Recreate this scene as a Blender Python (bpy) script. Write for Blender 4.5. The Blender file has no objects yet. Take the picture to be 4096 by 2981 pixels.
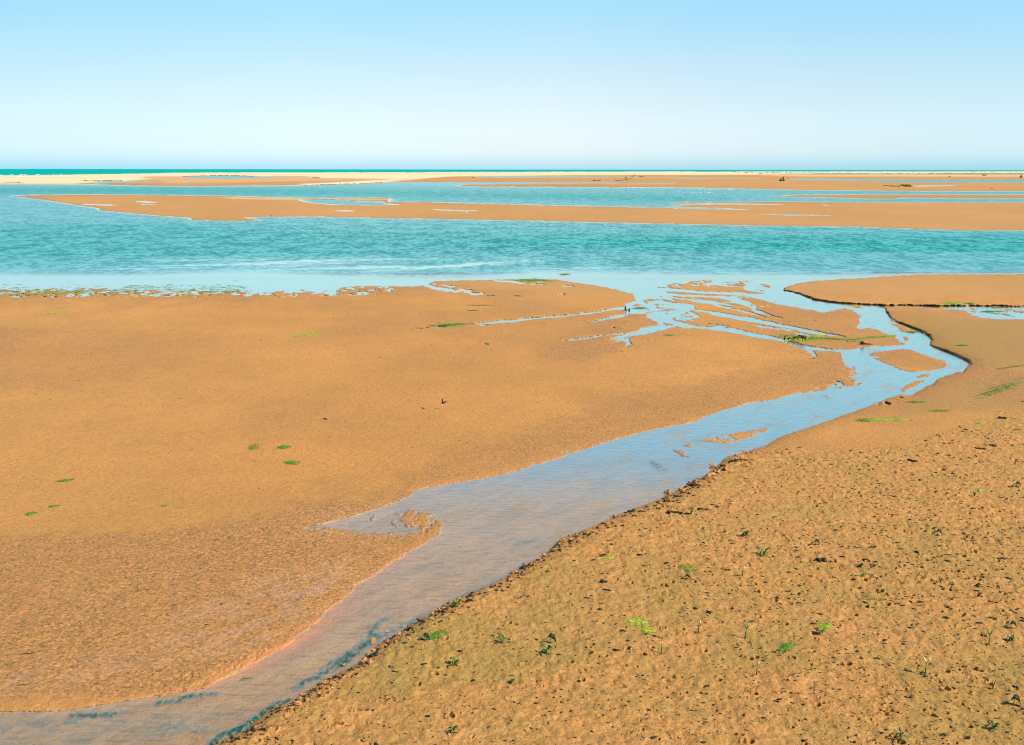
import bpy, math, random
import numpy as np
from mathutils import Vector, Matrix

rng = np.random.RandomState(7)
random.seed(7)
SC = bpy.context.scene
COL = SC.collection

# ------------------------------------------------------------------ camera
H = 6.0                     # eye height over the tidal flat, metres
F = 4019.0                  # focal length in photo pixels (photo is 4096 x 2981)
TILT = math.atan(0.2021)
ROLL = 0.00134
cam_d = bpy.data.cameras.new('camera')
cam = bpy.data.objects.new('camera', cam_d); COL.objects.link(cam)
cam_d.sensor_width = 36.0
cam_d.lens = 36.0 * F / 4096.0
cam_d.clip_start = 0.1
cam_d.clip_end = 200000
fwd = np.array([0, math.cos(TILT), -math.sin(TILT)])
upv = np.array([0, math.sin(TILT), math.cos(TILT)])
rgt = np.array([1.0, 0, 0])
right = rgt * math.cos(ROLL) + upv * math.sin(ROLL)
up = upv * math.cos(ROLL) - rgt * math.sin(ROLL)
M = Matrix(((right[0], up[0], -fwd[0], 0), (right[1], up[1], -fwd[1], 0),
            (right[2], up[2], -fwd[2], H), (0, 0, 0, 1)))
cam.matrix_world = M
SC.camera = cam
SC.render.resolution_x = 1024
SC.render.resolution_y = 745

def ray(x, y):
    a = (np.asarray(x, float) - 2048) / F
    b = -(np.asarray(y, float) - 1490.5) / F
    return (fwd[0] + a * right[0] + b * up[0], fwd[1] + a * right[1] + b * up[1],
            fwd[2] + a * right[2] + b * up[2])

def at(x, y, z=0.0):
    """photo pixel -> point of the flat at height z (metres)"""
    dx, dy, dz = ray(x, y)
    k = (H - z) / (-dz)
    return dx * k, dy * k

def ppm(x, y):
    """metres per photo pixel at that place of the flat"""
    dx, dy, dz = ray(x, y)
    return H / (-dz) / F

# ------------------------------------------------------------------ sky and sun
SUN_EL = math.radians(45)
SUN_AZ_DIR = (0.88, -0.47)     # horizontal direction towards the sun (x right, y away)
world = bpy.data.worlds.new('World'); SC.world = world
world.use_nodes = True
wn = world.node_tree; wn.nodes.clear()
def wnode(t, **k):
    n = wn.nodes.new(t)
    for a, b in k.items(): setattr(n, a, b)
    return n
sky = wnode('ShaderNodeTexSky', sky_type='NISHITA')
sky.sun_disc = False
sky.sun_elevation = SUN_EL
sky.sun_rotation = math.atan2(SUN_AZ_DIR[0], SUN_AZ_DIR[1])
sky.air_density = 1.0; sky.dust_density = 0.6; sky.ozone_density = 1.5
tc = wnode('ShaderNodeTexCoord'); sx = wnode('ShaderNodeSeparateXYZ')
wn.links.new(tc.outputs['Generated'], sx.inputs[0])
ramp = wnode('ShaderNodeValToRGB')
wn.links.new(sx.outputs['Z'], ramp.inputs[0])
SKY_STOPS = [(0.0025, (0.66, 1.11, 1.651)), (0.007, (0.78, 1.09, 1.61)), (0.0144, (0.89, 1.075, 1.495)), (0.0293, (0.913, 0.988, 1.295)),
             (0.0616, (0.932, 0.926, 1.044)), (0.0936, (0.941, 0.945, 0.978)), (0.1303, (0.87, 1.01, 1.01)), (0.1644, (0.823, 1.094, 1.061)), (0.24, (0.85, 1.15, 1.15)), (0.36, (0.80, 1.10, 1.2)), (0.5, (0.5, 0.75, 0.9)), (0.7, (0.22, 0.38, 0.6))]
el = ramp.color_ramp.elements
while len(el) > 1: el.remove(el[-1])
for i, (p, c) in enumerate(SKY_STOPS):
    e = el[0] if i == 0 else el.new(p)
    e.position = p; e.color = (*c, 1)
mul = wnode('ShaderNodeMix', data_type='RGBA', blend_type='MULTIPLY')
mul.inputs[0].default_value = 1.0
mul.clamp_result = False
wn.links.new(sky.outputs[0], mul.inputs[6]); wn.links.new(ramp.outputs[0], mul.inputs[7])
bg = wnode('ShaderNodeBackground'); bg.inputs[1].default_value = 0.12
# tint the sky cooler towards both sides
axm = wnode('ShaderNodeMapRange'); axm.inputs[1].default_value = -1; axm.inputs[2].default_value = 1
wn.links.new(sx.outputs['X'], axm.inputs[0])
axr = wnode('ShaderNodeValToRGB'); wn.links.new(axm.outputs[0], axr.inputs[0])
ae = axr.color_ramp.elements; ae[0].position = .27; ae[0].color = (.72, .82, .88, 1); ae[1].position = .74; ae[1].color = (.84, .98, 1.03, 1)
e = ae.new(.40); e.color = (.90, .95, .97, 1); e = ae.new(.52); e.color = (1, 1, 1, 1)
mul2 = wnode('ShaderNodeMix', data_type='RGBA', blend_type='MULTIPLY'); mul2.inputs[0].default_value = 1.0; mul2.clamp_result = False
wn.links.new(mul.outputs[2], mul2.inputs[6]); wn.links.new(axr.outputs[0], mul2.inputs[7])
wn.links.new(mul2.outputs[2], bg.inputs[0])
wo = wnode('ShaderNodeOutputWorld'); wn.links.new(bg.outputs[0], wo.inputs[0])

sd = bpy.data.lights.new('sun', 'SUN'); sun = bpy.data.objects.new('sun', sd); COL.objects.link(sun)
sd.energy = 5.0; sd.angle = math.radians(0.53); sd.color = (1.0, 0.93, 0.80)
sdir = Vector((SUN_AZ_DIR[0] * math.cos(SUN_EL), SUN_AZ_DIR[1] * math.cos(SUN_EL), math.sin(SUN_EL)))
sun.rotation_euler = (-sdir).to_track_quat('-Z', 'Y').to_euler()
sun.location = (30, -20, 40)

SC.cycles.filter_width = 1.1
SC.view_settings.view_transform = 'Standard'
SC.view_settings.look = 'None'
SC.view_settings.gamma = 1.0
SC.view_settings.exposure = 0.52

# ------------------------------------------------------------------ noise
PT = rng.permutation(4096).astype(np.int32)
VT = rng.rand(4096).astype(np.float32)
def vnoise(x, y, seed=0):
    xi = np.floor(x); yi = np.floor(y)
    fx = (x - xi).astype(np.float32); fy = (y - yi).astype(np.float32)
    xi = xi.astype(np.int64); yi = yi.astype(np.int64)
    fx = fx * fx * (3 - 2 * fx); fy = fy * fy * (3 - 2 * fy)
    def hsh(a, b):
        return VT[(PT[(a + PT[(b + seed * 57) & 4095]) & 4095])]
    v00 = hsh(xi, yi); v10 = hsh(xi + 1, yi); v01 = hsh(xi, yi + 1); v11 = hsh(xi + 1, yi + 1)
    return (v00 * (1 - fx) + v10 * fx) * (1 - fy) + (v01 * (1 - fx) + v11 * fx) * fy
def fbm(x, y, o=4, seed=0, gain=0.5):
    s = 0; a = 1.0; t = 0
    for i in range(o):
        s = s + a * vnoise(x * (2.03 ** i) + 13.7 * i, y * (2.03 ** i) - 7.1 * i, seed + i)
        t += a; a *= gain
    return s / t - 0.5          # about -0.5..0.5
def sstep(a, b, v):
    t = np.clip((v - a) / (b - a), 0, 1)
    return t * t * (3 - 2 * t)

# ------------------------------------------------------------------ survey of the flat
# shorelines are surveyed as outlines and laid on the flat; the tables below use local frames
FR = {'S': (0, 0, 1, 1), 'A': (0, 600, .6173, .6173), 'B': (1300, 600, .6173, .6173),
      'C': (2696, 600, .6173, .6173), 'D': (2500, 1080, .3527, .3527), 'E': (1500, 1080, .4409, .4409),
      'F': (3100, 1080, .4392, .4392), 'G': (3100, 1380, .4392, .4392), 'H': (2700, 1080, .6155, .6155),
      'I': (2200, 1500, .6614, .6614), 'J': (1000, 1500, .6173, .6173), 'K': (1300, 1900, .6548, .6548),
      'L': (0, 1900, .6548, .6548), 'M': (900, 2600, .2646, .2646), 'N': (2600, 1900, .6596, .6596),
      'P': (0, 1080, .6614, .6614), 'Q': (2600, 1750, .2205, .2205), 'R': (1400, 2280, .2205, .2205),
      'T': (2000, 2000, .2205, .2205), 'U': (3600, 1630, .2241, .2241), 'V': (3600, 2450, .3217, .3217)}
def cv(fr, pts):
    ox, oy, sx_, sy_ = FR[fr]
    out = []
    for x, y in pts:
        X = ox + x * sx_; Y = oy + y * sy_
        if X <= 2: X = -4000
        if X >= 4091: X = 8200
        out.append((X, Y))
    return out
RX0, RX1, RSX = -900.0, 5000.0, 2.0
RY0, RY1 = 670.0, 3300.0
NXR = int((RX1 - RX0) / RSX); NYR = int(RY1 - RY0)
def layer(v=0.0): return np.full((NYR, NXR), v, np.float32)
def fill(arr, pts, val):
    P = np.array(pts, float)
    px = (P[:, 0] - RX0) / RSX; py = P[:, 1] - RY0
    qx = np.roll(px, -1); qy = np.roll(py, -1)
    r0 = max(0, int(np.floor(py.min()))); r1 = min(NYR - 1, int(np.ceil(py.max())))
    for r in range(r0, r1 + 1):
        yc = r + 0.5
        m = ((py <= yc) & (qy > yc)) | ((qy <= yc) & (py > yc))
        if not m.any(): continue
        xs = np.sort(px[m] + (yc - py[m]) / (qy[m] - py[m]) * (qx[m] - px[m]))
        for k in range(0, len(xs) - 1, 2):
            a = int(np.clip(round(xs[k]), 0, NXR)); b = int(np.clip(round(xs[k + 1]), 0, NXR))
            if b > a: arr[r, a:b] = val
def stroke(arr, pts, w, val):
    """ribbon along pts, w = full width across (photo pixels, list)"""
    P = np.array(pts, float); w = np.array(w, float) if hasattr(w, '__len__') else np.full(len(P), float(w))
    # resample smoothly
    t = np.arange(len(P)); tt = np.linspace(0, len(P) - 1, (len(P) - 1) * 6 + 1)
    X = np.interp(tt, t, P[:, 0]); Y = np.interp(tt, t, P[:, 1]); W = np.interp(tt, t, w)
    k = np.array([1, 2, 3, 2, 1]) / 9.0
    if len(X) > 7:
        Xp = np.pad(X, 2, mode='edge'); Yp = np.pad(Y, 2, mode='edge')
        X2 = np.convolve(Xp, k, 'valid'); Y2 = np.convolve(Yp, k, 'valid')
        X2[0], X2[-1], Y2[0], Y2[-1] = X[0], X[-1], Y[0], Y[-1]
        X, Y = X2, Y2
    dx = np.gradient(X); dy = np.gradient(Y); n = np.hypot(dx, dy) + 1e-6
    nx = -dy / n; ny = dx / n
    a = np.stack([X + nx * W / 2, Y + ny * W / 2], 1); b = np.stack([X - nx * W / 2, Y - ny * W / 2], 1)
    fill(arr, list(map(tuple, a)) + list(map(tuple, b[::-1])), val)
def box1(a, r, ax):
    if r < 1: return a
    pad = [(0, 0), (0, 0)]; pad[ax] = (r + 1, r)
    c = np.cumsum(np.pad(a, pad, mode='edge'), axis=ax, dtype=np.float64)
    n = 2 * r + 1
    if ax == 0: return ((c[n:] - c[:-n]) / n).astype(np.float32)
    return ((c[:, n:] - c[:, :-n]) / n).astype(np.float32)
def blur(a, rx, ry, it=2):
    for _ in range(it):
        a = box1(box1(a, int(round(rx / RSX)), 1), int(round(ry)), 0)
    return a
def sample(a, x, y):
    u = np.clip((x - RX0) / RSX - 0.5, 0, NXR - 1.001); v = np.clip(y - RY0 - 0.5, 0, NYR - 1.001)
    ui = u.astype(np.int32); vi = v.astype(np.int32); fu = (u - ui).astype(np.float32); fv = (v - vi).astype(np.float32)
    return (a[vi, ui] * (1 - fu) + a[vi, ui + 1] * fu) * (1 - fv) + (a[vi + 1, ui] * (1 - fu) + a[vi + 1, ui + 1] * fu) * fv

# pixel-row helper arrays of the survey raster
gx = RX0 + (np.arange(NXR) + .5) * RSX; gy = RY0 + np.arange(NYR) + .5

land = layer(0)       # 1 = sand, 0 = water
def L(fr, pts, v=1): fill(land, cv(fr, pts), v)
def S(fr, pts, w, v=0):
    s = FR[fr][2]
    ww = [a * s for a in w] if hasattr(w, '__len__') else w * s
    stroke(land, cv(fr, pts), ww, v)

# --- the far beach (spit) between the sea and the lagoon
L('S', [(0, 705), (60, 702), (190, 700), (370, 697), (560, 694.5), (680, 691.5), (860, 690), (1300, 689.5), (2700, 686), (2930, 687.5),
        (2935, 689.5), (2700, 690), (4096, 687.5), (4096, 768), (3700, 765), (3500, 763), (3250, 761), (3000, 756), (2800, 751), (2700, 750.5), (2300, 749),
        (1840, 746), (1620, 727.5), (1540, 729), (1430, 735), (1300, 737.5), (1230, 741), (1050, 743), (860, 745), (680, 745), (560, 743), (490, 742),
        (430, 739.5), (370, 738), (100, 737), (0, 737.5)])
L('S', [(2930, 686.5), (4096, 684.5), (4096, 690), (3500, 693.5), (3000, 694)], 1)
L('S', [(2930, 691.0), (3050, 695.2), (3500, 696.6), (4096, 699), (4096, 696.4), (3600, 693.6), (3300, 693.0), (3050, 690.3)], 0)      # back channel
L('S', [(4000, 700), (4096, 700), (4096, 704), (4030, 702)], 0)
L('B', [(520, 208), (700, 207), (1650, 211), (2268, 212), (2268, 218), (1700, 219), (900, 226), (860, 234), (500, 224)], 0)
L('C', [(0, 212), (90, 213), (0, 215)], 0)
L('A', [(510, 200), (700, 198), (1000, 205), (1380, 207), (1000, 211), (750, 212), (600, 222), (640, 208)], 0)
L('A', [(1130, 176), (1250, 168), (1500, 166), (1850, 178), (2268, 186), (1700, 182), (1450, 188)], 0)
L('C', [(700, 186), (1200, 188), (1500, 192), (2268, 196), (2268, 214), (1700, 210), (1300, 206), (1250, 201), (800, 196)], 0)
L('B', [(950, 171), (1500, 172), (2268, 175), (2268, 180), (1600, 181), (1000, 181)], 0)
L('C', [(0, 180), (350, 181), (700, 190), (300, 188), (0, 187)], 0)
L('C', [(1500, 232), (1800, 228), (1850, 232), (1600, 238)], 0)
# --- tongue between the two far arms
L('C', [(600, 302), (800, 293), (1200, 290), (2268, 285), (2268, 311), (1900, 316), (1300, 318), (900, 306)])
L('C', [(0, 262), (10, 262), (5, 263)], 0)
L('C', [(1480, 310), (1400, 322), (1700, 328), (2100, 318)], 0)
# --- long shoal across the lagoon
L('S', [(40, 784.5), (110, 781), (300, 779), (560, 780), (920, 785), (1110, 791), (1300, 794), (1560, 791.5), (1550, 809), (1730, 809.5), (1900, 815),
        (2220, 823), (2700, 832), (2690, 814), (2720, 809), (2800, 809), (3200, 808), (3500, 810), (4096, 812),
        (4096, 931.5), (3870, 921), (3600, 913), (3400, 906), (3050, 902.5), (2700, 895.5), (2300, 887), (1930, 879), (1620, 874.5),
        (1300, 867.5), (1080, 867), (963, 871), (1050, 881), (990, 884), (860, 883.5), (770, 880), (760, 871.5), (620, 862),
        (520, 853), (400, 841), (395, 833), (330, 824), (250, 812), (190, 801), (100, 790)])
L('A', [(1920, 322), (2050, 320), (2268, 326), (2268, 354), (2050, 348), (1960, 335)], 0)
L('B', [(0, 326), (200, 330), (380, 335), (395, 345), (505, 357), (300, 360), (0, 355)], 0)
L('A', [(870, 331), (960, 332), (1040, 340), (960, 344), (900, 338)], 0)
L('A', [(900, 352), (1030, 353), (1000, 357), (920, 356)], 0)
L('A', [(500, 352), (600, 349), (820, 358), (640, 360)], 0)
L('B', [(680, 384), (800, 385), (1030, 395), (900, 399), (740, 392)], 0)
L('B', [(890, 405), (970, 407), (930, 411)], 0)
L('B', [(50, 392), (150, 391), (225, 397), (100, 399)], 0)
L('C', [(0, 366), (100, 370), (330, 376), (560, 392), (380, 387), (0, 380)], 0)
L('C', [(0, 346), (400, 347), (740, 351), (600, 357), (200, 354), (0, 360)], 0)
L('C', [(520, 416), (700, 413), (1060, 423), (800, 427)], 0)
L('C', [(800, 355), (840, 355), (820, 359)], 0); L('C', [(950, 355), (1030, 357), (980, 361)], 0)
L('C', [(1150, 360), (1210, 363), (1180, 366)], 0)
# --- near flats
L('S', [(0, 1172), (300, 1178), (560, 1172), (700, 1168), (1000, 1166), (1180, 1166), (1310, 1170), (1337, 1168), (1357, 1150),
        (1410, 1146), (1500, 1143), (1600, 1146), (1683, 1145), (1732, 1126), (1800, 1122), (1942, 1120),
        (1992, 1117.5), (2060, 1117), (2226, 1118.5), (2350, 1137), (2473, 1159), (2535, 1177), (2547, 1196), (2535, 1208),
        (2507, 1212), (2505, 1222), (2530, 1238), (2600, 1240), (2640, 1206), (2700, 1180), (3000, 1190), (3300, 1250), (3400, 1226),
        (4096, 1226), (4200, 3300), (0, 3300)])
L('S', [(0, 1157), (60, 1159), (300, 1160), (560, 1157), (800, 1164), (1000, 1165), (1000, 1182), (0, 1182)])
# mouth of the braids is open water
L('D', [(0, 60), (2268, 60), (2268, 100), (1900, 165), (1815, 195), (1805, 235), (1840, 255), (2000, 285), (2268, 330), (2268, 385), (1900, 340),
        (1700, 322), (1500, 297), (1200, 288), (1000, 296), (900, 262), (600, 246), (420, 238), (520, 262), (640, 280), (900, 290), (960, 312),
        (700, 300), (560, 290), (520, 320), (430, 345), (330, 350), (250, 355), (240, 490), (0, 500), (0, 470), (60, 440), (10, 415), (15, 392), (60, 370),
        (130, 345), (133, 310), (105, 280), (60, 256), (0, 238)], 0)
L('D', [(345, 190), (420, 192), (480, 200), (478, 168), (560, 150), (690, 156), (760, 131), (850, 122), (960, 114), (1062, 125), (1040, 140), (880, 143),
        (960, 168), (1090, 188), (1190, 196), (1150, 150), (1130, 130), (1200, 128), (1290, 152), (1370, 160), (1390, 195), (1350, 230),
        (1480, 245), (1630, 268), (1500, 272), (1300, 254), (1000, 248), (800, 236), (500, 210), (380, 203)])
L('D', [(1540, 185), (1600, 162), (1650, 185), (1640, 220), (1570, 212)])
L('D', [(1350, 128), (1430, 118), (1480, 128), (1420, 150)])
L('D', [(420, 242), (600, 248), (900, 270), (1300, 290), (1480, 296), (1400, 304), (1200, 300), (960, 296), (860, 286), (640, 282), (520, 262)])
L('D', [(240, 340), (300, 330), (380, 285), (440, 300), (430, 330), (330, 352)])
L('D', [(90, 400), (130, 385), (190, 395), (190, 420), (110, 425)])
S('D', [(430, 262), (560, 285), (750, 300), (880, 293), (960, 303)], [10, 14, 16, 12, 12])
S('D', [(920, 300), (1100, 312), (1200, 322), (1290, 350), (1400, 398), (1470, 430), (1490, 465), (1560, 484), (1640, 512), (1790, 550)], [14, 26, 40, 62, 30, 32, 34, 26, 14, 4])
S('D', [(1230, 325), (1350, 355), (1480, 398)], [16, 24, 6])
S('D', [(1130, 365), (1300, 368)], [8, 20])
S('D', [(250, 330), (530, 313), (700, 330), (900, 366), (1100, 412), (1300, 460), (1450, 492), (1590, 540)], [12, 12, 10, 14, 16, 18, 16, 6])
S('D', [(1490, 420), (1560, 416), (1650, 406)], [5, 5, 9])
L('D', [(230, 358), (380, 360), (600, 374), (700, 385), (780, 402), (795, 422), (770, 448), (705, 465), (740, 480), (850, 520), (850, 545), (750, 552),
        (700, 512), (640, 500), (560, 540), (480, 560), (400, 575), (340, 560), (245, 520), (240, 492), (380, 470), (560, 455), (600, 432), (520, 430), (400, 462), (290, 470), (0, 492), (0, 400), (200, 420)], 0)
L('D', [(360, 572), (480, 545), (600, 620), (700, 640), (700, 665), (600, 640), (300, 715), (0, 770), (0, 728), (60, 715), (150, 690), (180, 665), (270, 642), (395, 628), (380, 600), (250, 530), (300, 500)], 0)
S('D', [(770, 452), (900, 468), (1100, 507), (1300, 548), (1600, 600), (1900, 655), (2268, 725)], [6, 20, 36, 46, 30, 30, 22])
S('D', [(1060, 490), (1230, 520)], [10, 30])
S('D', [(330, 520), (560, 600), (760, 642), (1000, 662), (1200, 690), (1400, 728), (1600, 760), (1800, 795), (1950, 850), (2050, 880), (2268, 903)], [60, 60, 26, 30, 42, 44, 42, 30, 42, 40, 28])
S('D', [(2040, 880), (2110, 930), (2160, 985)], [40, 42, 10])
S('D', [(2080, 1010), (2150, 1003)], 8)
S('D', [(1600, 350), (1720, 372), (1900, 420)], [8, 20, 3]); S('D', [(1900, 415), (2080, 447)], [6, 12])
S('D', [(890, 550), (985, 566)], 5); S('D', [(1620, 650), (1740, 668)], [16, 12]); S('D', [(690, 640), (760, 655)], 30)
S('D', [(20, 780), (50, 830), (20, 870)], [40, 50, 10])
S('D', [(0, 905), (40, 900)], 4)
L('D', [(430, 588), (480, 600), (600, 632), (470, 634)], 1)
SR = random.Random(21)
for (xa, ya, xb, yb, n_) in [(560, 300, 1500, 470, 5), (900, 470, 1900, 640, 6), (1600, 330, 2100, 420, 4), (500, 560, 1500, 690, 4), (300, 470, 760, 560, 5), (1400, 600, 2200, 760, 4)]:
    for i in range(n_):
        f = SR.random(); x0_ = xa + (xb - xa) * f * .8; y0_ = ya + (yb - ya) * f * .8 + SR.uniform(-22, 22); l_ = SR.uniform(120, 330); sl = SR.uniform(.14, .24)
        S('D', [(x0_, y0_), (x0_ + l_ * .3, y0_ + l_ * sl * .3 + SR.uniform(-4, 4)), (x0_ + l_ * .65, y0_ + l_ * sl * .65 + SR.uniform(-4, 4)), (x0_ + l_, y0_ + l_ * sl)], [5, SR.uniform(13, 24), SR.uniform(11, 20), 5])
# narrow straight runnel and its head
S('E', [(280, 535), (420, 530), (500, 525)], [2, 6, 3])
S('E', [(560, 518), (640, 518)], [10, 8])
S('E', [(860, 494), (1000, 482), (1200, 464), (1350, 452), (1500, 434), (1700, 418), (1850, 402), (2000, 386), (2150, 358), (2268, 345), (2350, 340)], [4, 18, 24, 20, 14, 16, 14, 14, 16, 24, 30])
S('E', [(950, 503), (1020, 501)], [10, 6])
S('E', [(2300, 405), (2200, 422), (2100, 442), (1950, 480), (1850, 495)], [12, 28, 18, 8, 2])
S('E', [(1700, 645), (1800, 632), (1900, 622), (2050, 598), (2268, 575)], [5, 16, 18, 12, 10])
S('E', [(2140, 628), (2200, 622), (2268, 615)], [4, 30, 60]); S('E', [(2150, 655), (2220, 645)], [4, 14])
S('E', [(1705, 148), (1800, 147)], [12, 8]); S('E', [(1670, 220), (1715, 221)], 7); S('E', [(2150, 525), (2180, 525)], 6)
S('E', [(1260, 236), (1340, 240)], [6, 3]); S('E', [(1015, 236), (1080, 235)], [14, 8])
L('E', [(1080, 92), (1200, 95), (1350, 112), (1400, 122), (1340, 126), (1240, 115), (1100, 103)], 0)
S('E', [(1400, 130), (1480, 128), (1550, 140)], [8, 8, 3]); S('E', [(1470, 112), (1530, 106)], 6)
S('E', [(430, 120), (500, 155), (600, 175), (700, 192), (850, 205), (990, 222)], [10, 26, 30, 22, 14, 6])
S('E', [(600, 140), (720, 150)], 7); S('E', [(760, 185), (890, 190)], 14)
# trunk channel on the right
L('F', [(560, 318), (700, 322), (820, 328), (960, 325), (1000, 350), (1030, 392), (1052, 432), (1062, 466), (1150, 480), (1270, 526), (1340, 560), (1400, 586),
        (1428, 632), (1402, 680), (1500, 722), (1640, 782), (1770, 850), (1720, 930), (1500, 911), (1568, 870), (1500, 830), (1400, 790), (1320, 768), (1240, 718),
        (1120, 705), (1210, 672), (1140, 655), (1095, 612), (1130, 600), (1040, 593), (940, 545), (860, 528), (760, 542), (768, 478), (772, 412), (740, 375), (650, 346)], 0)
S('F', [(960, 322), (1100, 326), (1300, 332), (1500, 338), (1700, 350), (1850, 358)], [10, 10, 10, 18, 32, 40])
L('F', [(1700, 332), (1950, 338), (2268, 342), (2268, 455), (2050, 448), (1900, 440), (1780, 408)], 0)
L('F', [(1060, 488), (1130, 494), (1220, 530), (1300, 566), (1270, 576), (1180, 572), (1130, 540)])
L('F', [(1168, 612), (1210, 608), (1235, 635), (1200, 652), (1170, 640)])
L('F', [(1335, 548), (1370, 560), (1420, 585), (1395, 590), (1350, 590)])
L('F', [(640, 316), (760, 318), (830, 350), (760, 352)])
S('F', [(1380, 650), (1240, 688), (1100, 706), (900, 722), (660, 738), (390, 722), (240, 690)], [80, 26, 14, 14, 20, 16, 22])
S('F', [(350, 580), (480, 585), (640, 612)], [6, 20, 4]); S('F', [(0, 300), (60, 306), (180, 330)], [10, 8, 3]); S('F', [(180, 335), (300, 352)], [6, 9])
S('F', [(200, 540), (340, 578), (420, 580)], [16, 16, 6]); S('F', [(640, 655), (760, 662)], 7)
# trunk below the confluence, all the way down to the bottom of the frame
L('S', [(3365, 1406), (3372, 1450), (3380, 1462), (3425, 1468), (3438, 1498), (3407, 1507), (3442, 1516), (3425, 1531), (3478, 1531), (3407, 1545),
        (3346, 1556), (3249, 1569), (3205, 1571), (3100, 1598), (3000, 1612), (2880, 1645), (2770, 1690), (2640, 1714), (2520, 1742), (2400, 1778),
        (2268, 1820), (2170, 1853), (2100, 1873), (1988, 1903), (1860, 1927), (1740, 1945), (1655, 1961), (1640, 1990), (1595, 2012), (1560, 2035), (1470, 2052), (1395, 2075),
        (1310, 2095), (1250, 2107), (1230, 2111), (1345, 2111), (1430, 2128), (1520, 2138), (1640, 2140), (1655, 2110), (1600, 2080), (1640, 2040), (1745, 2060), (1768, 2100), (1758, 2140),
        (1740, 2148), (1690, 2180), (1627, 2214), (1560, 2258), (1500, 2300), (1440, 2330), (1400, 2375), (1330, 2430), (1260, 2490), (1180, 2555), (1120, 2600), (1000, 2660), (900, 2710), (830, 2748), (700, 2772), (524, 2799),
        (262, 2843), (0, 2883), (0, 3300), (700, 3300), (845, 2981), (985, 2920), (1076, 2843), (1180, 2797), (1277, 2731), (1430, 2655), (1490, 2607), (1525, 2566), (1595, 2532), (1654, 2496), (1720, 2457), (1797, 2404), (1857, 2381),
        (1955, 2345), (2053, 2293), (2087, 2270), (2184, 2214), (2236, 2162), (2348, 2116), (2452, 2067), (2544, 2032), (2642, 1998), (2700, 1969), (2775, 1927), (2835, 1890),
        (2875, 1860), (2891, 1837), (2921, 1824), (2994, 1804), (3060, 1784), (3126, 1745), (3232, 1712), (3351, 1669), (3457, 1632), (3536, 1599), (3600, 1577), (3645, 1582),
        (3680, 1560), (3732, 1534), (3750, 1516), (3847, 1481), (3877, 1457), (3875, 1445), (3820, 1419), (3785, 1402), (3660, 1380), (3500, 1385), (3390, 1400)], 0)
L('G', [(868, 76), (960, 60), (1080, 42), (1000, 70), (1100, 40), (1230, 36), (1300, 70), (1420, 110), (1540, 140), (1575, 175), (1560, 210), (1400, 238), (1250, 250), (1150, 230), (1050, 180), (960, 148), (900, 130)])
L('G', [(1285, 290), (1330, 268), (1415, 268), (1400, 296), (1300, 300)])
L('G', [(1140, 420), (1190, 362), (1290, 325), (1375, 320), (1330, 352), (1240, 395), (1180, 432)])
L('G', [(960, 520), (1120, 462), (1250, 450), (1240, 458), (1120, 480), (1000, 530), (860, 575)])
L('I', [(900, 398), (960, 380), (1060, 362), (1200, 338), (1320, 322), (1330, 335), (1280, 350), (1180, 385), (1100, 410), (1000, 412), (940, 405)])
L('I', [(745, 448), (800, 455), (830, 470), (810, 480), (850, 498), (800, 490)]); L('I', [(790, 430), (860, 408), (880, 420), (850, 435)])
L('I', [(970, 545), (995, 545), (990, 562), (972, 562)])
S('J', [(370, 988), (500, 968), (640, 945), (800, 905), (960, 860), (1070, 800)], [3, 14, 40, 60, 70, 60])
# north-east bar
L('F', [(84, 182), (95, 158), (130, 146), (180, 136), (230, 115), (400, 99), (700, 80), (1100, 55), (1500, 42), (1900, 41), (2268, 47), (2268, 335), (1900, 325), (1500, 320),
        (960, 316), (700, 302), (500, 287), (350, 262), (280, 236), (180, 204)])

# ------------------------------------------------------------------ other surveyed properties
def soft(polys, rx, ry, base=0.0):
    a = layer(base)
    for fr, pts, v in polys: fill(a, cv(fr, pts), v)
    return blur(a, rx, ry)
ROUGH = [(800, 3300), (860, 2990), (990, 2930), (1080, 2855), (1190, 2805), (1290, 2738), (1440, 2660), (1500, 2612), (1600, 2540), (1725, 2465), (1862, 2389),
         (2058, 2300), (2190, 2222), (2242, 2170), (2352, 2124), (2547, 2040), (2705, 1978), (2840, 1898), (2890, 1858), (2925, 1838), (3060, 1800), (3220, 1790),
         (3420, 1800), (3620, 1770), (3800, 1720), (3950, 1660), (4096, 1600), (4900, 1340), (4900, 3300)]
rough_m = soft([('S', ROUGH, 1.0)], 18, 10)
# raised ground: clod bank, right-hand flats, north-east bar
bank = layer(0)
fill(bank, cv('S', [(800, 3300), (850, 2985), (985, 2926), (1078, 2849), (1184, 2801), (1282, 2735), (1435, 2658), (1494, 2610), (1530, 2570), (1658, 2499), (1724, 2460),
     (1860, 2384), (2058, 2296), (2188, 2217), (2240, 2166), (2350, 2120), (2546, 2036), (2703, 1973), (2838, 1894), (2880, 1862), (2896, 1841), (2925, 1828),
     (2998, 1808), (3063, 1788), (3130, 1749), (3355, 1673), (3460, 1636), (3605, 1582), (3650, 1588), (3735, 1538), (3753, 1520), (3850, 1484), (3882, 1459),
     (3878, 1443), (3822, 1416), (3718, 1378), (3722, 1376), (3730, 1362), (3718, 1342), (3690, 1325), (3640, 1305), (3588, 1286), (3562, 1270), (3545, 1250), (3528, 1234), (3700, 1236),
     (3850, 1262), (3950, 1281), (4096, 1284), (4096, 3300)]), 1.0)
bank_s = blur(bank, 4, 2)
bank_w = blur(bank, 40, 16)
bar = layer(0)
fill(bar, cv('F', [(90, 182), (110, 152), (230, 119), (400, 102), (1100, 58), (1500, 45), (2268, 50), (2268, 332), (1900, 323), (960, 315), (700, 301), (500, 286), (350, 260), (280, 235), (180, 203)]), 1.0)
bar_s = blur(bar, 6, 1); 
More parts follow.
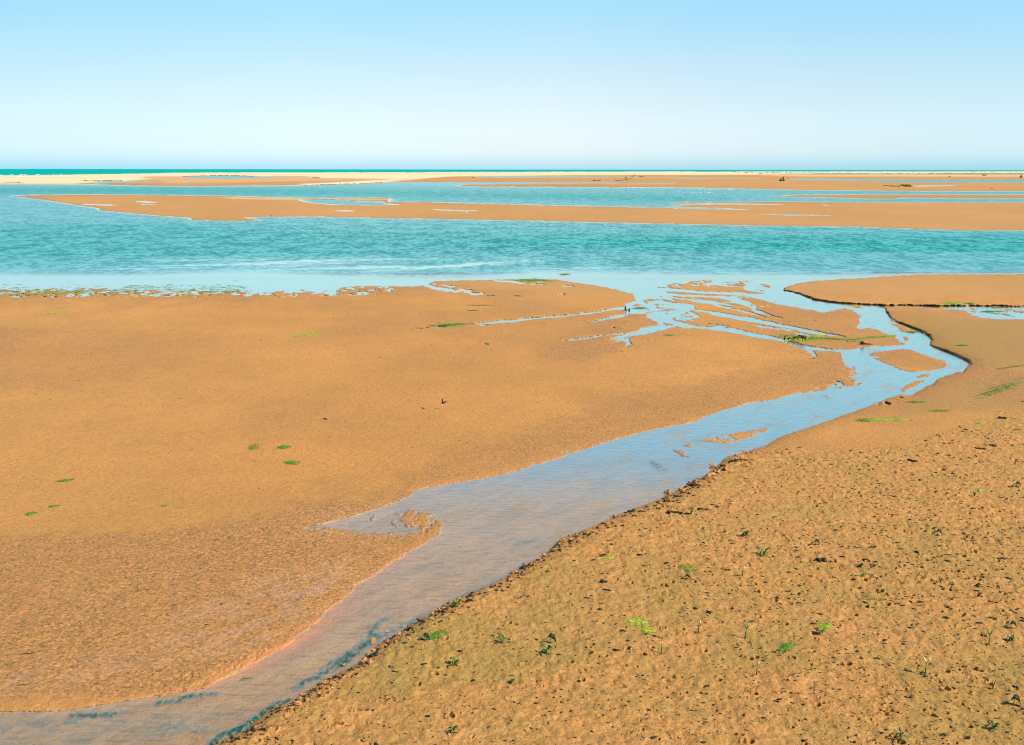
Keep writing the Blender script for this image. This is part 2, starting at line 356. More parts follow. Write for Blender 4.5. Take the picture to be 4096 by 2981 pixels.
# wet film on the lower left flat, and greyer wet ground
wet_m = soft([('S', [(0, 1330), (900, 1320), (760, 1470), (300, 1560), (0, 1600)], .35), ('S', [(1700, 1260), (2500, 1240), (2200, 1330), (1800, 1360)], .3),
              ('S', [(2150, 1700), (2600, 1560), (3100, 1480), (3420, 1440), (3400, 1540), (2900, 1650), (2300, 1840), (1700, 1960), (1600, 1930)], .5),
              ('S', [(0, 1190), (1400, 1180), (1300, 1215), (0, 1225)], .35),
              ('S', [(0, 2170), (500, 2140), (900, 2085), (1150, 2040), (1500, 1990), (1640, 1960), (1900, 2000), (1740, 2150), (1200, 2560), (700, 2780), (0, 2900)], .75),
              ('E', [(1560, 690), (1700, 600), (1950, 500), (2268, 450), (2268, 700), (2100, 800), (1700, 810), (1560, 740)], .8),
              ('E', [(1000, 520), (1350, 520), (1500, 640), (1300, 720), (1080, 600)], .35),
              ('F', [(1000, 340), (2268, 380), (2268, 911), (1800, 880), (1450, 700), (1420, 600)], .55),
              ('G', [(1200, 460), (1770, 180), (2268, 0), (2268, 330), (1700, 560), (1000, 620)], .45),
              ('F', [(0, 250), (760, 330), (1000, 560), (1300, 700), (900, 911), (400, 760), (0, 640)], .45),
              ('G', [(400, 80), (640, 60), (900, 250), (700, 420), (240, 430), (500, 250)], .6),
              ('S', [(0, 1130), (1300, 1130), (2000, 1150), (1500, 1172), (0, 1196)], .8)], 40, 12)
film_m = soft([('F', [(1900, 660), (2268, 655), (2268, 690), (1950, 690)], .9), ('S', [(560, 2600), (760, 2440), (1000, 2330), (1250, 2270), (1500, 2240), (1300, 2420), (1100, 2560), (820, 2660), (500, 2700), (100, 2760), (0, 2790), (0, 2700), (300, 2650)], 1.0),
               ('S', [(1100, 2110), (1300, 2060), (1600, 2000), (1700, 2060), (1600, 2140), (1250, 2130)], .8),
               ('S', [(0, 1172), (1500, 1160), (0, 1182)], .5)], 60, 30)
orange_m = soft([('S', [(0, 2880), (500, 2795), (830, 2742), (980, 2640), (1150, 2560), (1260, 2480), (1360, 2390), (1500, 2300), (1640, 2200), (1740, 2145), (1760, 2150), (1640, 2240), (1480, 2360),
                         (1380, 2450), (1300, 2520), (1180, 2610), (1000, 2690), (850, 2765), (500, 2808), (0, 2895)], 1.0),
                 ('S', [(1655, 1950), (1988, 1893), (2268, 1810), (2520, 1732), (2520, 1746), (2268, 1826), (1988, 1909), (1655, 1968)], .7),
                 ('E', [(1480, 740), (1600, 640), (1900, 560), (2100, 520), (2100, 530), (1900, 575), (1620, 655), (1520, 740)], .8),
                 ('E', [(1000, 600), (1250, 720), (1350, 800), (1300, 800), (1100, 690)], .5)], 34, 15)
streak_m = soft([('S', [(1330, 2430), (1400, 2420), (1260, 2560), (1000, 2690), (800, 2750), (860, 2700), (1100, 2590)], 1.0)], 16, 10)
dry = layer(0)
fill(dry, cv('S', [(0, 676), (4096, 676), (4096, 694), (3400, 694), (3000, 699), (2700, 700), (2300, 701), (1800, 706), (1580, 724), (1560, 728), (1430, 735.5), (1230, 742), (1180, 738), (1500, 722), (1300, 715), (900, 722), (700, 712), (600, 718), (300, 735), (0, 740)]), 1.0)
fill(dry, cv('S', [(600, 706), (1250, 704), (1250, 712), (1600, 716), (1500, 722), (700, 733), (560, 712)]), .25)
fill(dry, cv('S', [(3000, 699), (4096, 702), (4096, 712), (3200, 706)]), .5)
fill(dry, cv('S', [(900, 789), (1300, 796), (1850, 797), (1300, 803), (900, 795)]), .4)
dry_m = blur(dry, 24, 1, 1)
# algae film on the ground
alg = layer(0)
def A(fr, pts, v): fill(alg, cv(fr, pts), v)
A('A', [(0, 900), (80, 897), (200, 910), (500, 905), (900, 880), (1050, 890), (1200, 905), (1350, 905), (1580, 915), (1400, 922), (1150, 915), (900, 925), (650, 945), (300, 960), (0, 965)], .36)
A('B', [(1100, 842), (1300, 838), (1480, 842), (1560, 850), (1330, 862), (1180, 852)], .9)
A('F', [(60, 600), (200, 590), (320, 600), (460, 592), (350, 625), (560, 632), (800, 625), (1150, 598), (1140, 606), (900, 625), (700, 640), (500, 640), (250, 650), (60, 625)], .8)
A('F', [(1480, 310), (1560, 295), (1680, 290), (1740, 312), (1720, 326), (1500, 322)], .7)
A('G', [(1860, 430), (2000, 400), (2150, 340), (2268, 280), (2268, 330), (2150, 400), (1950, 480)], .55)
A('G', [(720, 680), (900, 665), (1200, 660), (1230, 666), (980, 695), (760, 700)], .6)
A('E', [(480, 505), (650, 488), (860, 486), (900, 494), (650, 520), (480, 515)], .9)
A('K', [(1830, 880), (1960, 860), (2050, 930), (2020, 1000), (1900, 990), (1940, 930)], .55)
A('N', [(680, 1120), (760, 1040), (830, 1010), (880, 1060), (800, 1110)], .5)
A('N', [(160, 550), (250, 540), (320, 590), (220, 600)], .45)
A('N', [(1010, 910), (1100, 900), (1110, 950), (1000, 960)], .6)
A('S', [(1500, 2620), (1700, 2480), (1900, 2440), (2300, 2450), (2500, 2600), (2200, 2700), (1700, 2760), (1450, 2820), (1350, 2760)], .30)
A('S', [(3600, 2650), (4096, 2560), (4096, 2981), (3600, 2981)], .26)
A('S', [(2900, 2500), (3300, 2480), (3200, 2680), (2800, 2640)], .24)
A('S', [(1900, 2400), (2500, 2180), (2900, 2250), (3100, 2420), (2600, 2560), (2100, 2560)], .18)
A('S', [(3300, 2100), (4096, 2050), (4096, 2400), (3500, 2380)], .14)
A('F', [(1100, 400), (1800, 460), (2268, 480), (2268, 911), (1900, 880), (1500, 700)], .30)
A('G', [(1300, 480), (1800, 300), (2268, 180), (2268, 330), (1700, 600), (1100, 640)], .24)
A('U', [(1340, 280), (1520, 280), (1500, 300), (1400, 300)], .6)
alg_m = blur(alg, 14, 5)
# water properties
teal = layer(0)
def TS(fr, pts, w, v=1.0):
    s = FR[fr][2]; stroke(teal, cv(fr, pts), [a * s for a in w], v)
TS('L', [(430, 1470), (540, 1475), (700, 1458), (800, 1430)], [20, 36, 20, 6], .9)
TS('L', [(950, 1395), (1080, 1370), (1240, 1340), (1380, 1322)], [20, 36, 20, 6], .85)
TS('L', [(1280, 1650), (1340, 1610), (1480, 1550), (1600, 1470), (1700, 1400), (1800, 1370)], [50, 60, 55, 50, 45, 20], 1.0)
TS('L', [(1790, 1310), (1850, 1270), (1960, 1225), (2000, 1210)], [24, 30, 26, 10], .8)
TS('L', [(1940, 1215), (2010, 1170), (2100, 1140), (2160, 1100)], [30, 50, 60, 40], .7)
TS('L', [(830, 1590), (1000, 1545), (1250, 1540), (1350, 1560)], [30, 90, 60, 20], .28)
TS('L', [(0, 1590), (200, 1540), (500, 1500)], [40, 50, 20], .3)
TS('K', [(0, 1190), (90, 1140), (190, 1080), (280, 1000), (300, 930), (340, 890), (420, 860)], [60, 60, 60, 50, 30, 20, 6], .8)
TS('K', [(240, 1060), (330, 985), (470, 930), (560, 880), (650, 840), (850, 730), (1000, 668), (1160, 585), (1350, 460)], [30, 45, 40, 22, 12, 12, 12, 10, 6], .5)
TS('I', [(600, 520), (650, 545), (700, 580)], [20, 46, 20], .6)
TS('I', [(100, 560), (300, 540), (520, 500)], [20, 40, 20], .2)
TS('S', [(2052, 2180), (2110, 2165), (2170, 2155)], [8, 16, 8], .5)
teal_m = blur(teal, 9, 5)
tb = layer(0)
for pts_, w_ in [([(-300, 2960), (300, 2930), (800, 2890), (1020, 2840)], [110, 120, 90, 20]), ([(1000, 2930), (1250, 2760), (1420, 2620), (1560, 2520)], [40, 60, 60, 20]), ([(-200, 2890), (300, 2850), (700, 2800)], [20, 30, 8])]: stroke(tb, pts_, w_, .16)
teal_m = np.maximum(teal_m, blur(tb, 44, 18))
deep = layer(0.0)
def DP(pts, v): fill(deep, cv('S', pts), v)
DP([(0, 800), (4096, 800), (4096, 1105), (0, 1105)], .45)
DP([(0, 905), (500, 885), (1400, 893), (4096, 925), (4096, 1078), (0, 1060)], .62)
DP([(0, 925), (700, 900), (1400, 925), (2400, 935), (4096, 945), (4096, 1035), (2400, 1010), (1400, 1015), (600, 1030), (0, 1040)], .85)
DP([(1900, 960), (2700, 948), (4096, 945), (4096, 1030), (2700, 1000), (1900, 985)], 1.0)
DP([(0, 738), (600, 742), (1300, 738), (2700, 752), (4096, 766), (4096, 812), (2700, 830), (1300, 795), (0, 785)], .5)
DP([(0, 742), (700, 745), (1500, 762), (2700, 782), (3000, 792), (2700, 808), (1500, 785), (0, 770)], .9)
DP([(3300, 712), (4096, 718), (4096, 734), (3500, 730)], .8); DP([(3100, 764), (4096, 764), (4096, 773), (3100, 773)], .8)
DP([(3300, 796), (4096, 798), (4096, 806), (3300, 806)], .7); DP([(2900, 690), (4096, 690), (4096, 705), (2900, 700)], 1.0)
DP([(700, 700), (1300, 700), (1300, 718), (700, 718)], .5)
deep_m = blur(deep, 60, 9)
calm = layer(1.0)
def CM(pts, v): fill(calm, cv('S', pts), v)
CM([(0, 690), (4096, 690), (4096, 1090), (3300, 1092), (2700, 1086), (2200, 1078), (1800, 1100), (1300, 1092), (1000, 1075), (500, 1092), (0, 1086)], 0.0)
for (x0, y0, x1, y1, w) in [(1080, 1042, 1620, 1035, 7), (560, 1060, 1500, 1048, 8), (980, 1075, 1800, 1060, 9), (1350, 1090, 2150, 1045, 7), (700, 1040, 1150, 1036, 4),
                            (1700, 1068, 2130, 1040, 6), (1380, 1040, 1760, 1034, 4)]:
    stroke(calm, [(x0, y0), ((x0 + x1) / 2, (y0 + y1) / 2 - 1), (x1, y1)], [1, w, 1], .8)
calm_m = blur(calm, 40, 9)
cs = layer(0)
for (x0, y0, x1, y1, w) in [(900, 1052, 1620, 1036, 10), (560, 1064, 1500, 1050, 9), (980, 1080, 1900, 1062, 12), (1350, 1092, 2180, 1046, 9), (600, 1044, 1150, 1036, 5),
                            (1650, 1070, 2150, 1040, 8), (1300, 1040, 1760, 1034, 5), (1000, 1068, 1300, 1062, 5), (300, 1078, 900, 1070, 5), (2100, 1075, 2700, 1066, 4)]:
    stroke(cs, [(x0, y0), ((x0 + x1) / 2, (y0 + y1) / 2 - 1), (x1, y1)], [2, w, 2], 1.0)
calm_m = np.maximum(calm_m, blur(cs, 16, 1, 1))
# small-scale clouding of the water edge
near_land = blur(land, 30, 2.2, 2)
LAND3 = blur(land, 2.4, 1.0, 1)
LANDW = blur(land, 30, 11, 2)
LANDV = blur(land, 120, 34, 1)

# ------------------------------------------------------------------ the ground sheet
def horizon(x): return 675.35 + 5.5 * np.asarray(x, float) / 4096.0
t_rows = np.concatenate([np.arange(3.0, 30, 0.8), np.arange(30, 130, 1.25), np.arange(130, 620, 2.0), np.arange(620, 2310, 2.35), np.arange(2312, 2640, 12)])
cols = np.concatenate([np.arange(-9000, -900, 450), np.arange(-900, -120, 24), np.arange(-120, 4216, 2.9), np.arange(4216, 5000, 24), np.arange(5000, 13200, 450)])
NR, NC = len(t_rows), len(cols)
CX, TT = np.meshgrid(cols, t_rows)
CY = horizon(CX) + TT
PX0, PY0 = at(CX, CY, 0.0)                     # metres, on z = 0
mpp = (H / -(ray(CX, CY)[2]) / F).astype(np.float32)

# outline raggedness: displace the survey by noise laid out in metres
wsc = np.clip(mpp * 45, 0.12, 40)
lv = np.log2(wsc); 
def wn_(seed, k):   # noise whose grain follows distance in octaves
    l0 = np.floor(lv); f = (lv - l0).astype(np.float32)
    a = vnoise(PX0 / (2 ** l0) * k, PY0 / (2 ** l0) * k * .55, seed); b = vnoise(PX0 / (2 ** (l0 + 1)) * k, PY0 / (2 ** (l0 + 1)) * k * .55, seed)
    return a * (1 - f) + b * f - .5
ragx = 14 * wn_(3, 2.0) + 12 * wn_(4, 5.0)
ragy = 3.4 * wn_(5, 2.0) + 2.6 * wn_(6, 5.0)
rs = np.clip((TT - 90) / 260, 0.12, 1.0)
ragx *= rs; ragy *= rs
sharp = sample(blur(bank, 16, 8), CX, CY); onbank = 1 - 0.6 * (sharp * (1 - sharp) * 4)
WX = CX + ragx * onbank; WY = CY + ragy * onbank
s3 = sample(LAND3, WX, WY); sw = sample(LANDW, WX, WY); sv = sample(LANDV, CX, CY)

# ragged puddled margins (world-space noise threshold)
rag = layer(0)
def RG(fr, pts, v): fill(rag, cv(fr, pts), v)
RG('S', [(0, 1148), (400, 1146), (700, 1146), (980, 1160), (1180, 1160), (1300, 1150), (1560, 1146), (1640, 1172), (1300, 1186), (0, 1204)], 1.0)
RG('E', [(430, 110), (560, 105), (760, 175), (1000, 215), (1050, 240), (700, 215), (500, 170)], .9)
RG('D', [(480, 160), (1060, 112), (1500, 120), (1680, 200), (1650, 262), (1450, 240), (1200, 200), (900, 190), (500, 195)], 1.0)
RG('D', [(240, 290), (420, 290), (600, 380), (720, 420), (560, 450), (250, 470), (150, 400)], .85)
RG('D', [(420, 470), (640, 450), (860, 540), (720, 560), (600, 520), (430, 550)], .8)
RG('F', [(1700, 345), (2268, 360), (2268, 460), (1800, 430)], .95)
RG('F', [(150, 190), (330, 240), (350, 262), (150, 225)], .8)
RG('J', [(300, 1010), (640, 935), (900, 880), (1000, 900), (1200, 880), (1240, 960), (1220, 1045), (800, 1035), (560, 1000)], .8)
RG('G', [(560, 100), (700, 160), (800, 280), (860, 345), (740, 400), (380, 430), (240, 430), (560, 340), (640, 240)], .75)
RG('G', [(860, 60), (1060, 40), (1000, 150), (880, 130)], .7)
RG('I', [(1480, 110), (1800, 60), (1700, 130), (1500, 150)], .6)
RG('I', [(900, 385), (1360, 315), (1200, 400), (920, 420)], .6)
RG('I', [(60, 540), (160, 560), (160, 720), (60, 700)], .35); RG('I', [(340, 500), (440, 500), (440, 560), (220, 600)], .3)
RG('G', [(860, 560), (1260, 448), (1240, 470), (900, 590)], .8); RG('G', [(230, 680), (440, 655), (430, 690), (260, 710)], .5)
RG('G', [(230, 480), (660, 470), (600, 500), (250, 510)], .45)
RG('S', [(0, 2690), (600, 2600), (1000, 2350), (1350, 2260), (1180, 2560), (830, 2740), (0, 2860)], .06)
RG('S', [(1180, 2520), (1400, 2360), (1640, 2200), (1500, 2330), (1300, 2520)], .4)
RG('S', [(560, 2720), (860, 2660), (1120, 2540), (1300, 2400), (1500, 2250), (1700, 2120), (1790, 2130), (1600, 2290), (1400, 2440), (1200, 2620), (900, 2740), (560, 2830)], .28)
RG('S', [(1640, 1960), (1990, 1890), (2270, 1800), (2520, 1730), (2520, 1750), (2270, 1835), (1990, 1915), (1660, 1990)], .4)
rag_s = sample(blur(rag, 26, 6), CX, CY)
pn = wn_(21, 1.6) + .7 * wn_(22, 3.4) + .35 * wn_(23, 8.0)
s3 = np.clip(s3 + rag_s * (pn * 2.6 - .30 * s3), 0, 1)

# thin sheets of water running off the wet sand, drawn out along the flow
uu = PX0 * math.cos(.95) + PY0 * math.sin(.95); vv = -PX0 * math.sin(.95) + PY0 * math.cos(.95)
fst = fbm(uu / .55, vv / .10, 4, 101, .65)
s3 = s3 - np.clip(sample(film_m, CX, CY), 0, 1) * sstep(.02, .16, fst) * .08 * (TT > 700) * (s3 > .5)
# shoals ghosting through the stream
streamz = sstep(1360, 1500, CY)
gh = wn_(31, 1.0) + .5 * wn_(32, 3)

dist = np.clip(mpp / 0.01, 0.5, 60)             # how far: coarser relief is allowed far away
far_k = np.clip(dist ** .5, .6, 3)
h_land = (np.clip((s3 - .5) * 2.4, 0, 1) * .006 + np.clip((sw - .5) * 2, 0, 1) * sstep(.5, .9, s3) * .010 + np.clip((sv - .5) * 2, 0, 1) * sstep(.5, .9, s3) * .012) * far_k
h_wat = -(np.clip((.5 - s3) * 4, 0, 1) * .014 + np.clip((.5 - sw) * 2, 0, 1) * .010 + np.clip((.5 - sv) * 2, 0, 1) * (.01 + .11 * sstep(620, 430, TT))) * far_k
HB = np.where(s3 > .5, h_land, h_wat).astype(np.float32)
bk = sample(bank_s, WX, WY); bkw = sample(bank_w, CX, CY)
landf = sstep(.45, .75, s3)
HB += landf * (bk * .045 + np.clip((bkw - .5) * 2, 0, 1) * .055 * bk)
br = sample(bar_s, WX, WY)
HB += landf * br * (.05 + .04 * wn_(35, .7))
rough = sample(rough_m, CX, CY)
rough *= landf
# far beach crest
crest = sstep(0, 1, sample(dry_m, CX, CY)) * landf * np.clip(dist / 40, 0, 1)
HB += crest * .55

PX, PY = at(CX, CY, HB)                          # the sheet passes through these points
PZ = HB.copy()
X_, Y_ = PX.astype(np.float64), PY.astype(np.float64)
# relief in metres ------------------------------------------------
nearf = np.clip(.02 / mpp, 0, 1)
rel = .006 * fbm(X_ / .9, Y_ / .9, 3, 41) + .0022 * fbm(X_ / .16, Y_ / .16, 3, 44) * nearf
wetv = sample(wet_m, CX + 170 * wn_(36, 1.0) + 60 * wn_(38, 4), CY + 60 * wn_(37, 1.0) + 22 * wn_(39, 4))
wetv = np.clip(wetv + (.34 * sstep(.02, .20, fbm(X_ / 4.5, Y_ / 8.0, 4, 47)) + .12 * sstep(0, .2, fbm(X_ / 1.1, Y_ / 1.8, 3, 48))) * (TT > 480) * (1 - rough), 0, 1)
pit = vnoise(X_ / .05, Y_ / .05, 51) * vnoise(X_ / .09, Y_ / .09, 52)
rel += wetv * nearf * (1 - rough) * (.005 * fbm(X_ / .045, Y_ / .06, 2, 53))
# clod ground
r1 = fbm(X_ / .55, Y_ / .7, 4, 61, .6); r2 = np.abs(fbm(X_ / .22, Y_ / .3, 3, 65)); r3 = fbm(X_ / .07, Y_ / .09, 2, 68)
rel += rough * nearf * (.040 * r1 + .045 * r2 + .026 * r3)
# the bed of the stream ripples
rel += (1 - landf) * nearf * .005 * fbm(X_ / .25 + Y_ / .5, Y_ / .12, 2, 71)
damp = np.where(s3 < .62, .35 + .65 * np.abs(s3 - .5) / .12 * (s3 > .5), 1.0)
damp = np.clip(damp, .2, 1) * np.where(s3 < .5, .35, 1) * np.where(TT < 500, .5, 1)
PZ += np.clip(rel * damp, -.09, .09).astype(np.float32)

# stamps: crab holes, pits and torn cracks
def stamp(x, y, rx, ry, ang, depth, jag=.35):
    """press a pit (metres) into the sheet at photo position x, y"""
    ci = np.searchsorted(cols, x); 
    t = y - horizon(x); ri = np.searchsorted(t_rows, t)
    if ci <= 2 or ci >= NC - 3 or ri <= 2 or ri >= NR - 3: return
    m = ppm(x, y); half = max(rx, ry) * 1.5
    wc = int(half / m / 2.9) + 2; wr = int(half / m / 2.0) + 2
    c0, c1 = max(0, ci - wc), min(NC, ci + wc + 1); r0, r1_ = max(0, ri - wr), min(NR, ri + wr + 1)
    zc = float(HB[ri, ci]); cx, cy = at(x, y, zc)
    dx = PX[r0:r1_, c0:c1] - cx; dy = PY[r0:r1_, c0:c1] - cy
    ca, sa = math.cos(ang), math.sin(ang)
    u = (dx * ca + dy * sa) / rx; v = (-dx * sa + dy * ca) / ry
    d = np.sqrt(u * u + v * v) + jag * (vnoise(dx / .03 + x, dy / .03 + y, 5) - .5)
    PZ[r0:r1_, c0:c1] += (-depth * sstep(1.0, .55, d) + depth * .22 * sstep(1.6, 1.15, d) * sstep(.8, 1.1, d)).astype(np.float32)

RQ = random.Random(31)
for i in range(420):
    x_ = RQ.uniform(-50, 3000); y_ = RQ.uniform(1330, 2150)
    if y_ > 2000 - (x_ - 1500) * .28 and x_ > 1500: continue
    q_ = RQ.choice([.6, .8, 1, 1.5]); stamp(x_, y_, .035 * q_ * RQ.uniform(.8, 1.8), .030 * q_, RQ.uniform(-.4, .4), .008 * q_, .6)
R = random.Random(11)
def in_poly(x, y, P):
    c = False; j = len(P) - 1
    for i in range(len(P)):
        if (P[i][1] > y) != (P[j][1] > y) and x < (P[j][0] - P[i][0]) * (y - P[i][1]) / (P[j][1] - P[i][1]) + P[i][0]: c = not c
        j = i
    return c
n = 0
while n < 2000:
    x = R.uniform(900, 4800); y = 1560 + (R.random() ** .85) * 1640
    if not in_poly(x, y, ROUGH): continue
    # holes crowd towards the upper right of the clod ground
    pr = .30 + .7 * np.clip((x - 2500) / 1500, 0, 1) * (1.2 if y < 2400 else .25) - (.15 if y > 2450 else 0)
    if R.random() > pr: continue
    k = R.choice([.6, .8, 1, 1, 1.3, 1.9]); el_ = R.choice([1, 1, 1.4, 2.4])
    stamp(x, y, .019 * k * el_, .024 * k, R.uniform(-.5, .15), .034 * k)
    n += 1
for fr, x, y, rx, ry, an, dp in [('Q', 300, 1260, .17, .05, -.35, .09), ('Q', 480, 1300, .13, .045, -.25, .08), ('Q', 960, 1305, .10, .022, -.2, .05), ('Q', 1180, 1310, .07, .02, -.1, .04),
                                 ('Q', 460, 1375, .10, .025, -.25, .05), ('Q', 670, 1385, .06, .022, -.3, .04), ('Q', 130, 1510, .09, .03, -.5, .06), ('Q', 260, 1560, .07, .028, -.3, .05),
                                 ('Q', 1640, 490, .10, .035, -.2, .05), ('Q', 860, 870, .07, .05, .4, .06), ('Q', 1190, 885, .05, .016, -.6, .04), ('Q', 1840, 810, .06, .016, -.6, .04),
                                 ('Q', 300, 1075, .05, .03, .4, .04), ('T', 1010, 960, .10, .04, .1, .07), ('T', 580, 1270, .06, .035, 0, .07), ('T', 1580, 650, .06, .03, .5, .05),
                                 ('T', 1900, 480, .05, .03, .4, .05), ('R', 670, 1370, .06, .035, .4, .07), ('R', 1030, 1110, .05, .03, .3, .05), ('M', 1490, 660, .07, .04, 0, .08),
                                 ('M', 1850, 400, .06, .03, 0, .06), ('M', 740, 1200, .05, .04, .6, .07), ('M', 1100, 930, .06, .03, .3, .06), ('M', 450, 1390, .06, .04, .6, .06),
                                 ('U', 2020, 960, .11, .04, -.35, .07), ('U', 1820, 200, .10, .05, -.1, .07), ('U', 220, 960, .10, .03, -.5, .06), ('U', 1430, 980, .10, .035, -.5, .05),
                                 ('U', 1430, 735, .12, .025, -.2, .05), ('U', 1650, 695, .09, .025, -.4, .05), ('U', 1090, 750, .09, .02, -.1, .04), ('U', 60, 1170, .08, .022, -.5, .05),
                                 ('U', 1760, 1590, .10, .03, -.3, .06), ('N', 960, 520, .12, .03, .0, .05), ('N', 905, 535, .06, .04, .0, .05), ('N', 1100, 515, .10, .04, .1, .04), ('N', 2040, 315, .05, .035, -.3, .06)]:
    ox, oy, sx_, sy_ = FR[fr]
    stamp(ox + x * sx_, oy + y * sy_, rx, ry, an, dp, .8)

def ground_z(x, y):
    """height of the built sheet under photo position x, y"""
    ci = int(np.clip(np.searchsorted(cols, x), 1, NC - 2)); ri = int(np.clip(np.searchsorted(t_rows, y - float(horizon(x))), 1, NR - 2))
    return float(PZ[ri, ci])
def base_z(x, y):
    ci = int(np.clip(np.searchsorted(cols, x), 1, NC - 2)); ri = int(np.clip(np.searchsorted(t_rows, y - float(horizon(x))), 1, NR - 2))
    return float(HB[ri, ci])
def spot(x, y):
    """world point on the ground where the photo shows x, y"""
    z = base_z(x, y); X, Y = at(x, y, z)
    return float(X), float(Y), ground_z(x, y)

def grid_mesh(name, VX, VY, VZ, keep=None, attrs={}):
    nr, nc = VX.shape
    co = np.stack([VX, VY, VZ], -1).reshape(-1, 3).astype(np.float32)
    idx = np.arange(nr * nc).reshape(nr, nc)
    a = idx[:-1, :-1]; b = idx[:-1, 1:]; c = idx[1:, 1:]; d = idx[1:, :-1]
    q = np.stack([a, d, c, b], -1)
    if keep is not None: q = q[keep]
    q = q.reshape(-1, 4)
    used = np.zeros(nr * nc, bool); used[q.ravel()] = True
    remap = np.cumsum(used) - 1
    co = co[used]; q = remap[q].astype(np.int32)
    me = bpy.data.meshes.new(name)
    me.vertices.add(len(co)); me.vertices.foreach_set('co', co.ravel())
    me.loops.add(q.size); me.loops.foreach_set('vertex_index', q.ravel())
    me.polygons.add(len(q)); me.polygons.foreach_set('loop_start', np.arange(0, q.size, 4, dtype=np.int32))
    me.update(calc_edges=True)
    me.polygons.foreach_set('use_smooth', np.ones(len(q), bool))
    for k, v in attrs.items():
        at_ = me.attributes.new(k, 'FLOAT', 'POINT'); at_.data.foreach_set('value', v.reshape(-1)[used].astype(np.float32))
    ob = bpy.data.objects.new(name, me); COL.objects.link(ob)
    return ob

# the beach ends where the sea begins: sink the sheet under the sea there
seaward = sstep(.5, .2, s3) * (TT < 26)
PZ = np.where((s3 < .5) & (TT < 26) & (CY < 703) & ~((CX > 2850) & (CY > 689.0)), -1.5, PZ)
# near side: carry the sheet back under and behind the camera
extra = 6
bx = np.linspace(0, 1, extra + 1)[1:]
EX = np.stack([PX[-1] * (1 + .15 * (i + 1)) for i in range(extra)]); EY = np.stack([np.full(NC, PY[-1].min() - 6 * (i + 1)) for i in range(extra)])
EZ = np.stack([np.full(NC, .05) for i in range(extra)])
def ext(a): return np.concatenate([a, np.repeat(a[-1:], extra, 0)], 0)
algv = sample(alg_m, CX + 10 * wn_(81, 3), CY + 4 * wn_(82, 3))
G_attrs = dict(wet=ext(np.clip(wetv + sstep(.75, .5, sw) * .5 * (1 - rough), 0, 1) * (.15 + .85 * landf)), algae=ext(algv), dry=ext(sample(dry_m, CX + 60 * wn_(83, 1), CY)), mud=ext(rough),
               film=ext(np.clip(np.maximum(sample(film_m, CX, CY), .5 * sstep(.86, .60, sw) * sstep(400, 450, TT) * (1 - rough) * (1 - bk)), 0, 1)), orange=ext(np.clip(sample(orange_m, CX, CY), 0, 1)), streak=ext(sample(streak_m, CX, CY)), bed=ext((1 - landf) * (TT > 430)), far=ext(np.clip((TT < 500) * 1.0 + 0 * TT, 0, 1)))
ground = grid_mesh('tidal_flat', np.concatenate([PX, EX]), np.concatenate([PY, EY]), np.concatenate([PZ, EZ]), None, G_attrs)
ground['kind'] = 'structure'

# ------------------------------------------------------------------ materials
def mat(name):
    m = bpy.data.materials.new(name); m.use_nodes = True
    nt = m.node_tree; nt.nodes.clear()
    return m, nt
class NT:
    def __init__(s, nt): s.nt = nt
    def n(s, t, **k):
        nd = s.nt.nodes.new(t)
        for a, b in k.items(): setattr(nd, a, b)
        return nd
    def link(s, a, b): s.nt.links.new(a, b)
    def setv(s, sock, v):
        if hasattr(v, 'is_linked') or isinstance(v, bpy.types.NodeSocket): s.link(v, sock)
        else: sock.default_value = v
    def attr(s, nm): return s.n('ShaderNodeAttribute', attribute_name=nm).outputs['Fac']
    def math(s, op, a, b=0.0, clamp=False):
        nd = s.n('ShaderNodeMath', operation=op, use_clamp=clamp); s.setv(nd.inputs[0], a); s.setv(nd.inputs[1], b); return nd.outputs[0]
    def mix(s, f, a, b, blend='MIX'):
        nd = s.n('ShaderNodeMix', data_type='RGBA', blend_type=blend)
        s.setv(nd.inputs[0], f)
        s.setv(nd.inputs[6], (*a, 1) if isinstance(a, tuple) else a); s.setv(nd.inputs[7], (*b, 1) if isinstance(b, tuple) else b)
        return nd.outputs[2]
    def noise(s, scale, detail=4, rough=.55, vec=None, sc=None):
        nd = s.n('ShaderNodeTexNoise'); nd.inputs['Scale'].default_value = scale; nd.inputs['Detail'].default_value = detail; nd.inputs['Roughness'].default_value = rough
        if vec is not None:
            if sc is not None:
                mp = s.n('ShaderNodeMapping'); mp.inputs['Scale'].default_value = sc; s.link(vec, mp.inputs[0]); vec = mp.outputs[0]
            s.link(vec, nd.inputs['Vector'])
        return nd.outputs['Fac']
    def ramp(s, f, a, b):     # linear a..b -> 0..1
        nd = s.n('ShaderNodeMapRange', clamp=True); s.setv(nd.inputs[0], f); nd.inputs[1].default_value = a; nd.inputs[2].default_value = b
        return nd.outputs[0]
    def pos(s): return s.n('ShaderNodeNewGeometry').outputs['Position']
    def bump(s, h, strength, dist, normal=None):
        nd = s.n('ShaderNodeBump'); s.setv(nd.inputs['Strength'], strength); nd.inputs['Distance'].default_value = dist; s.link(h, nd.inputs['Height'])
        if normal is not None: s.link(normal, nd.inputs['Normal'])
        return nd.outputs[0]

